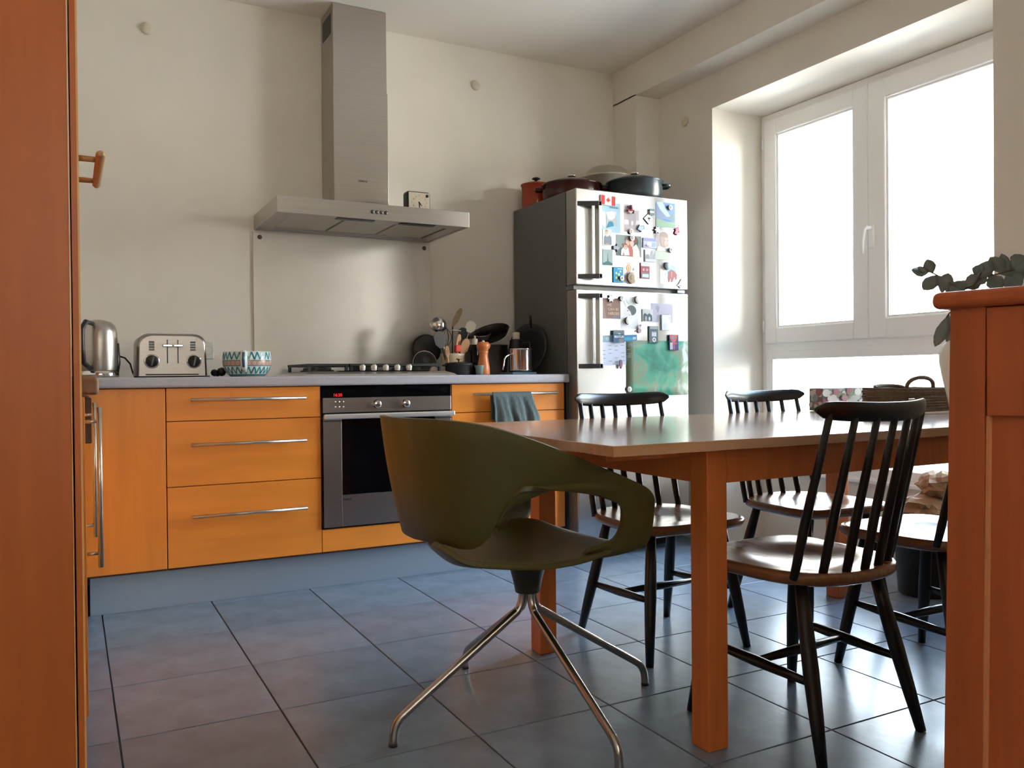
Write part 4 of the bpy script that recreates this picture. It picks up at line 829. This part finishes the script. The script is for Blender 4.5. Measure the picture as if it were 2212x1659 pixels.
disc('n1', 'number_magnet', 'round white magnet numbered 1 at the foot of green painting', W_, K_, .008, .003, '1', 'round number magnets')

# ------------------------------------------------------------------ dining table
tb_ = thing('dining_table', 'long beech dining table with square legs', 'table', (2.05, 1.97, 0))
TXA, TXB, TYA, TYB = 1.030, 3.012, 1.487, 2.49
boxobj('tabletop', (TXA, TYA, .7255, TXB, TYB, .750), TABLE, tb_, .0015)
lx0, lx1, ly0, ly1, ls = 1.335, 2.768, 1.540, 2.408, .062
for (x0, y0) in ((lx0, ly0), (lx0, ly1-ls), (lx1-ls, ly0), (lx1-ls, ly1-ls)):
    boxobj('leg', (x0, y0, 0, x0+ls, y0+ls, .7254), TLEG, tb_, .003)
for b in ((lx0+ls, ly0+.006, lx1-ls, ly0+.026), (lx0+ls, ly1-.026, lx1-ls, ly1-.006), (lx0+.006, ly0+ls, lx0+.026, ly1-ls), (lx1-.026, ly0+ls, lx1-.006, ly1-ls)):
    boxobj('apron', (b[0], b[1], .640, b[2], b[3], .7254), TLEG, tb_, .001)
for y0 in (1.60, 2.32):
    boxobj('leaf_runner', (TXA+.06, y0, .703, lx0+.004, y0+.03, .7254), TLEG, tb_, .002)

# ------------------------------------------------------------------ spindle chairs
def seat_outline(a):
    # superellipse outline, wider at the front, flatter front edge
    c, s = math.cos(a), math.sin(a); n = 5.0 if s > 0 else 2.9
    r = (abs(c)**n+abs(s)**n)**(-1/n); x, y = r*c, r*s
    return (x*(.214+.012*y), y*.214-.003+(.006*(1-x*x) if y > 0 else -.012*(1-x*x)))
def make_chair(label):
    root = thing('spindle_chair', label, 'chair', (0, 0, 0), 'black spindle-back chairs around the table')
    q = MB(); N = 56; rings = []
    def ring(s, z): return [q.bm.verts.new((seat_outline(2*math.pi*k/N)[0]*s, seat_outline(2*math.pi*k/N)[1]*s, z(seat_outline(2*math.pi*k/N)[0]*s, seat_outline(2*math.pi*k/N)[1]*s) if callable(z) else z)) for k in range(N)]
    def dish(x, y): 
        d = math.hypot(x/.17, (y-.0)/.165); k = max(0, 1-d)
        return .430+.004*(y/.2)**2*0-.016*(1-(1-k)**2)*min(1, k*2.2)
    for s, z in ((.72, .394), (.90, .397), (.97, .405), (1.0, .416), (.995, .425), (.975, .4305), (.93, .431)): rings.append(ring(s, z))
    for s in (.85, .77, .68, .58, .46, .32, .16): rings.append(ring(s, dish))
    fs = []
    for a, b in zip(rings, rings[1:]):
        for k in range(N): fs.append(q.bm.faces.new((a[k], a[(k+1) % N], b[(k+1) % N], b[k])))
    q._tag(fs, True); q._tag([q.bm.faces.new(rings[0][::-1])]); q._tag([q.bm.faces.new(rings[-1])], True)
    q.build('seat', TEAK, root)
    # crest rail: curved, tapering to the ends
    def crest(s): # s in -1..1 -> centre point
        return Vector((s*.205, -.284+.060*s*s, .812+.008*s*s))
    rows = []
    for i in range(25):
        s = -1+2*i/24; p = crest(s); e = (1-abs(s)**9)**.5 if abs(s) < 1 else 0
        h, w_ = .006+.0175*e, .004+.007*e
        tl = Vector((0, -.20, 1)).normalized()
        nx = Vector((0, 1, .2)).normalized()
        rows.append([p+tl*(h*math.sin(a)*(1 if math.sin(a) > 0 else 1))+nx*w_*math.cos(a) for a in [2*math.pi*k/14 for k in range(14)]])
    q = MB(); q.grid(rows, closed=True); q._tag([q.bm.faces.new([q.bm.verts.new(p) for p in rows[0]])]); q._tag([q.bm.faces.new([q.bm.verts.new(p) for p in rows[-1]])])
    q.build('backrest', BLKWOOD, root)
    for i in range(7):
        s = (i-3)/3; top = crest(s*.86)+Vector((0, 0, -.006)); bot = Vector((s*.183, -.198+.058*s*s, .416)); mid = bot.lerp(top, .35)+Vector((0, .002, 0))
        q = MB(); q.tube([bot, bot.lerp(top, .12), mid, bot.lerp(top, .7), top], [.0098, .0112, .0116, .0096, .0080], 10); q.build('spindle', BLKWOOD, root)
    feet = {}
    for sx_ in (-1, 1):
        for (tx_, ty_, fx, fy) in ((.140, -.125, .190, -.224), (.145, .125, .200, .186)):
            a = Vector((sx_*tx_, ty_, .402)); b = Vector((sx_*fx, fy, 0)); feet[(sx_, fy > 0)] = (a, b)
            q = MB(); q.tube([a, a.lerp(b, .25), a.lerp(b, .5), a.lerp(b, .75), b], [.0145, .0180, .0192, .0168, .0125], 14); q.build('leg', BLKWOOD, root)
    mids = []
    for sx_ in (-1, 1):
        a, b = feet[(sx_, False)], feet[(sx_, True)]
        p0 = a[0].lerp(a[1], .56); p1 = b[0].lerp(b[1], .52); md_ = p0.lerp(p1, .5); mids.append(md_)
        q = MB(); q.tube([p0, p0.lerp(p1, .25), md_, p0.lerp(p1, .75), p1], [.0085, .0120, .0140, .0120, .0085], 10); q.build('stretcher', BLKWOOD, root)
    q = MB(); q.tube([mids[0], mids[0].lerp(mids[1], .5), mids[1]], [.008, .0135, .008], 10); q.build('stretcher', BLKWOOD, root)
    return root
chA = make_chair('spindle chair with its back to the fridge, left of far pair')
spots = [(chA, 1.775, 2.272, 180, None),
         (None, 2.44, 2.245, 179, 'spindle chair on far side of table in front of the window'),
         (None, 1.680, 1.590, 4, 'nearest spindle chair, its whole back towards us beside table leg'),
         (None, 2.315, 1.650, 0, 'spindle chair half hidden by the orange cupboard at right')]
for (o, x, y, a, lab) in spots:
    if o is None: o = copy_tree(chA); o['label'] = lab
    o.location = (x, y, 0); o.rotation_euler = (0, 0, math.radians(a))

# ------------------------------------------------------------------ olive swivel chair
GC = (1.080, 1.965); GROT = math.radians(5)
gc = thing('swivel_armchair', 'olive green moulded armchair on four curved steel legs', 'chair', (GC[0], GC[1], 0))
gc.rotation_euler = (0, 0, GROT)
def catmull(pts, n):
    P_ = [Vector(p) for p in pts]; out = []
    P_ = [P_[0]*2-P_[1]]+P_+[P_[-1]*2-P_[-2]]
    segs = len(P_)-3
    for i in range(n+1):
        t_ = i/n*segs; k = min(int(t_), segs-1); u_ = t_-k; a, b, c, d = P_[k:k+4]
        out.append(.5*((2*b)+(c-a)*u_+(2*a-5*b+4*c-d)*u_*u_+(3*b-a-3*c+d)*u_**3))
    return out
UP = [(-.385, 0, .805), (-.375, .08, .805), (-.345, .16, .804), (-.298, .23, .796), (-.238, .275, .779), (-.125, .300, .738), (.015, .302, .682), (.111, .294, .646), (.166, .288, .621), (.191, .283, .598), (.197, .279, .570), (.192, .270, .495), (.172, .255, .468), (.11, .225, .450), (.03, .19, .443)]
LO = [(-.330, 0, .505), (-.326, .06, .507), (-.310, .11, .508), (-.285, .15, .500), (-.258, .178, .506), (-.236, .203, .538), (-.222, .230, .586), (-.207, .258, .633), (-.175, .279, .645), (-.04, .284, .628), (.050, .281, .602), (.088, .277, .583), (.099, .272, .560), (.099, .265, .525), (.084, .25, .490), (.03, .22, .468)]
def half(sg):
    U = catmull(UP, 52); L_ = catmull(LO, 52); return [[Vector((p.x, sg*p.y, p.z)) for p in U], [Vector((p.x, sg*p.y, p.z)) for p in L_]]
Ul, Ll = half(1); Ur, Lr = half(-1)
Us = Ur[::-1]+Ul[1:]; Ls = Lr[::-1]+Ll[1:]
rows = []
for a, b in zip(Us, Ls):
    r = []
    mid = (a+b)/2; outw = Vector((mid.x*.8, mid.y, 0)); outw = outw.normalized() if outw.length > 1e-6 else Vector((-1, 0, 0))
    for k in range(9):
        t_ = k/8; p = a.lerp(b, t_); bul = .006*math.sin(math.pi*t_)*min(1, (a-b).length/.25)
        r.append(p+outw*bul)
    rows.append(r)
q = MB(); q.grid(rows); bk = q.build('backrest', OLIVE, gc, world=False)
md = bk.modifiers.new('thick', 'SOLIDIFY'); md.thickness = .012; md.offset = 0
md = bk.modifiers.new('round', 'BEVEL'); md.width = .004; md.segments = 2; md.limit_method = 'ANGLE'; md.angle_limit = 1.0
# dished seat whose sides lift into the arm loops
rows = []
sp_ = [(-.290, .120, .495, .515), (-.286, .160, .485, .510), (-.272, .190, .470, .494), (-.25, .217, .455, .478), (-.17, .228, .444, .458), (-.09, .234, .438, .447), (0, .238, .437, .449), (.07, .240, .440, .460), (.13, .236, .446, .472), (.18, .205, .450, .468), (.205, .16, .447, .455)]
cc = catmull([(a, b, c) for a, b, c, d in sp_], 40); ce = catmull([(a, b, d) for a, b, c, d in sp_], 40)
for p, e_ in zip(cc, ce):
    rf = min(1, max(0, (-.08-p.x)/.20))
    rows.append([Vector((p.x+.055*s*rf-.012*abs(s)**3*(1 if p.x > .1 else 0), s*p.y, p.z+(e_.z-p.z)*abs(s)**3)) for s in [-1+j/9 for j in range(19)]])
q = MB(); q.grid(rows); st = q.build('seat', OLIVE, gc, world=False)
md = st.modifiers.new('thick', 'SOLIDIFY'); md.thickness = .014; md.offset = 0
md = st.modifiers.new('round', 'BEVEL'); md.width = .005; md.segments = 2; md.limit_method = 'ANGLE'; md.angle_limit = 1.0
q = MB(); q.lathe([(0, .434), (.108, .434), (.082, .424), (.060, .408), (.047, .385), (.039, .355), (.033, .325), (0, .322)], (0, 0, 0), 28); q.build('column', OLIVEDK, gc, world=False)
for k in range(4):
    a = math.radians([183, 273, 1, 91][k])-GROT; d = Vector((math.cos(a), math.sin(a), 0))
    q = MB(); ctl = [d*.016+Vector((0, 0, .345)), d*.018+Vector((0, 0, .305)), d*.030+Vector((0, 0, .280)), d*.055+Vector((0, 0, .262)), d*.20+Vector((0, 0, .172)), d*.345+Vector((0, 0, .082)), d*.375+Vector((0, 0, .060)), d*.388+Vector((0, 0, .036)), d*.391+Vector((0, 0, .003))]
    q.tube(catmull(ctl, 36), .0105, 12); lg = q.build('leg', TUBE, gc, world=False)
    q = MB(); q.tube([d*.391+Vector((0, 0, 0)), d*.391+Vector((0, 0, .006))], .0115, 12); q.build('foot_cap', BLACK, lg, world=False)

# ------------------------------------------------------------------ things on the table
fb = thing('flower_box', 'tin box printed with white and pink flowers by the window', 'box', (2.80, 2.42, .75))
boxobj('body', (2.668, 2.385, .7505, 2.96, 2.455, .842), mat('box_green', (.22, .25, .24), .4), fb, .002)
q = MB(); random.seed(11)
for k in range(46):
    c = random.choice([(.78, .80, .78), (.78, .80, .78), (.45, .18, .24), (.26, .36, .24), (.36, .45, .52), (.5, .28, .36)])
    q.use(flat(c)); cx, cz = 2.685+random.random()*.26, .762+random.random()*.07; r = .006+random.random()*.010
    q.poly([(cx+r*1.4*math.cos(2*math.pi*i/10), 2.3848-.00015*(k+1), cz+r*math.sin(2*math.pi*i/10)) for i in range(10)])
    if k % 2: cy = 2.395+random.random()*.05; q.poly([(2.6678-.00015*(k+1), min(2.455, max(2.385, cy+r*math.cos(2*math.pi*i/10))), cz+r*math.sin(2*math.pi*i/10)) for i in range(10)])
q.build('flower_print', None, fb)
tag(MB().box(2.62, 1.985, .7502, 3.005, 2.235, .758, .003).build('tray', mat('tray_white', (.72, .72, .70), .3)), 'thin white tray under the brown basket on the table', 'tray')
bs = thing('basket', 'brown woven basket with arched handles at table end', 'basket', (2.84, 2.1, .758))
q = MB(); bx0, bx1, by0, by1, bz0, bz1 = 2.69, 2.985, 2.005, 2.215, .759, .846
for i in range(9):
    z0 = bz0+(bz1-bz0)*i/9; o_ = .002 if i % 2 else 0
    for b in ((bx0-o_, by0-o_, bx1+o_, by0+.010), (bx0-o_, by1-.010, bx1+o_, by1+o_), (bx0-o_, by0+.010, bx0+.010, by1-.010), (bx1-.010, by0+.010, bx1+o_, by1-.010)):
        q.box(b[0], b[1], z0, b[2], b[3], z0+(bz1-bz0)/9-.0008, .002, 1)
q.box(bx0+.005, by0+.005, bz0, bx1-.005, by1-.005, bz0+.006); q.build('body', WICKER, bs)
for (y, x0, x1, h, lean) in ((2.03, 2.700, 2.850, .042, -.008), (2.19, 2.74, 2.90, .010, .03)):
    pts = [Vector((x0+(x1-x0)*(1-math.cos(math.pi*k/12))/2, y+lean*math.sin(math.pi*k/12), bz1-.004+h*math.sin(math.pi*k/12)**.7)) for k in range(13)]
    MB().tube(pts, .0075, 8).build('handle', WICKER, bs)
VX, VY = 2.575, 1.72
va = thing('vase', 'white round-bellied vase behind the orange cupboard', 'vase', (VX, VY, .75))
MB().lathe([(0, .002), (.038, 0), (.042, .006), (.050, .06), (.066, .13), (.0765, .185), (.076, .215), (.064, .245), (.040, .262), (.034, .275), (.037, .285), (.033, .285), (.028, .268), (0, .25)], (VX, VY, .75), 40).build('body', CERAM, va)
random.seed(5)
def leafmesh(q, p, d, ln, wd):
    d = Vector(d).normalized(); s = d.cross(Vector((-.8+random.uniform(-.5, .5), -.55+random.uniform(-.5, .5), random.uniform(-.4, .5)))).normalized(); n_ = d.cross(s)
    pr = [(0, 0), (.18, .55), (.42, 1), (.68, .9), (.88, .5), (1, 0)]
    up_v = [p+d*ln*u+n_*ln*.10*math.sin(u*3.1) for u, v in pr]
    rows = [[c+s*wd*v/2 for c, (u, v) in zip(up_v, pr)], [c-n_*wd*.12*v for c, (u, v) in zip(up_v, pr)], [c-s*wd*v/2 for c, (u, v) in zip(up_v, pr)]]
    q.grid(rows)
def branch(label, pts, leaves, base_n=10):
    br = thing('eucalyptus_branch', label, 'branch', pts[0]); c = catmull(pts, base_n*2); q = MB(); q.tube(c, .0022, 6); q.build('twig', TWIG, br)
    for (t_, d, ln, wd) in leaves:
        p = c[min(len(c)-1, int(t_*(len(c)-1)))]; q = MB(); leafmesh(q, p, d, ln*1.25, wd*1.55); o = q.build('leaf', LEAF, br)
        md = o.modifiers.new('t', 'SOLIDIFY'); md.thickness = .0008
V0 = (VX, VY, .99)
def fr_(du, dv, dd=0):   # offset along view right / up / depth from the vase mouth
    return (VX+.884*du+.467*dd, VY-.467*du+.884*dd, .75+.285+dv)
branch('eucalyptus branch reaching out left of the vase over window', [V0, fr_(0, .02), fr_(-.03, .12), fr_(-.07, .17), fr_(-.125, .20)],
       [(.98, (-.9, .4, .35), .035, .014), (.95, (-.6, .5, .1), .045, .030), (.88, (-.3, .3, -.5), .05, .032), (.86, (.3, -.2, -.6), .05, .026), (.80, (.6, -.3, -.3), .04, .03), (.9, (-.2, .2, .7), .04, .026), (.8, (.2, 0, -.9), .045, .016)])
branch('eucalyptus branch with round leaves rising right over the cupboard', [V0, fr_(0, .02), fr_(.02, .12), fr_(.05, .17), fr_(.11, .185), fr_(.17, .20)],
       [(.99, (.7, -.4, .1), .05, .045), (.95, (.5, -.3, .6), .05, .045), (.90, (.4, -.2, -.6), .055, .045), (.85, (-.5, .2, .6), .055, .03), (.8, (.5, -.2, .4), .05, .04), (.75, (-.6, .3, .2), .06, .03), (.7, (.4, -.2, -.5), .05, .035), (.65, (-.5, .3, -.3), .055, .035), (.6, (.3, -.2, .7), .045, .03), (.92, (-.3, .1, .8), .05, .02)])
branch('low eucalyptus branch lying along the cupboard top edge', [V0, fr_(0, .02), fr_(-.015, .09), fr_(.0, .135), fr_(.03, .15), fr_(.055, .19)],
       [(.98, (.4, -.2, .6), .05, .035), (.85, (-.6, .3, -.1), .06, .022), (.8, (.5, -.2, .5), .045, .028), (.72, (-.7, .3, .1), .055, .022), (.65, (-.7, .4, -.2), .06, .022), (.9, (.2, -.1, .9), .04, .02), (.55, (-.5, .2, .3), .05, .025)])
branch('drooping eucalyptus sprig with long leaves beside the vase', [V0, fr_(0, .02), fr_(-.02, .05), fr_(-.045, .062), fr_(-.06, .045)],
       [(.98, (-.35, .2, -1), .085, .026), (.85, (.0, 0, -1), .085, .020), (.78, (.4, -.2, -.8), .07, .022), (.6, (.35, -.2, -1), .09, .028)])

# ------------------------------------------------------------------ waste bin with paper bags by the window
bn = thing('waste_bin', 'black waste bin under the window behind the chairs', 'bin', (3.08, 2.235, 0))
q = MB(); rows = []
for (s, z) in ((.0, .004), (.094, .0), (.100, .004), (.118, .285), (.124, .288), (.124, .298), (.114, .298), (.108, .28), (.094, .012), (0, .010)):
    rows.append((s, z))
q.lathe(rows, (3.08, 2.235, 0), 36); q.build('body', BLACK, bn)
def crumple(name, label, c, sx_, sy_, sz_, seed):
    random.seed(seed); q = MB(); t = bmesh.new(); bmesh.ops.create_icosphere(t, subdivisions=3, radius=1)
    for v in t.verts:
        k = 1+random.uniform(-.16, .12); v.co = Vector((v.co.x*sx_*k, v.co.y*sy_*k, max(-.75, v.co.z)*sz_*(1+random.uniform(-.2, .2))))
    q._merge(t, Matrix.Translation(c)); return tag(q.build(name, KRAFT), label, 'paper bag')
crumple('paper_bag', 'crumpled brown paper bag heaped on the waste bin', (3.075, 2.225, .345), .118, .112, .062, 2)
crumple('paper_bag', 'upper crumpled brown paper bag on top of the bin heap', (3.13, 2.19, .445), .10, .09, .055, 9)

# ------------------------------------------------------------------ orange pine cupboard at the right edge
sb = thing('pine_cupboard', 'orange-red pine cupboard with framed panel at the right edge', 'cupboard', (1.257, .864, 0))
SR = math.atan2(.155, .988); sb.rotation_euler = (0, 0, SR)
def L(name, mb, m, parent=sb): return mb.build(name, m, parent, world=False)
fl_ = .0175
q = MB(); q.prism([(fl_, 0.0), (.0, 1.004), (-.95, 1.004), (-.95, 0)], .020, .42, 'yz'); L('body', q, PINE)
q = MB(); q.prism([(fl_-.0005, 0.0), (-.0005, 1.004), (-.054, 1.004), (-.054+fl_*.6, 0)], -.001, .024, 'yz'); L('stile', q, PINE)
q = MB(); q.box(-.001, -.90, .834, .022, -.055, 1.003, .002); L('rail', q, PINE)
q = MB(); q.box(-.001, -.90, .0, .022, -.040, .10, .002); L('rail', q, PINE)
q = MB(); q.box(-.001, -.95, 0, .024, -.90, 1.003, .002); L('stile', q, PINE)
q = MB(); q.box(.011, -.905, .095, .024, -.03, .84); p_ = L('panel', q, PINE)
q = MB(); q.prism([(-.053+fl_*.55, .10), (-.0535, .834), (-.0585, .834), (-.058+fl_*.55, .10)], .002, .013, 'yz'); L('bead', q, mat('pine_bead', (.60, .25, .10), .35))
q = MB(); q.box(-.018, -.98, 1.004, .45, .024, 1.0315, .011, 4); L('top', q, PINE)
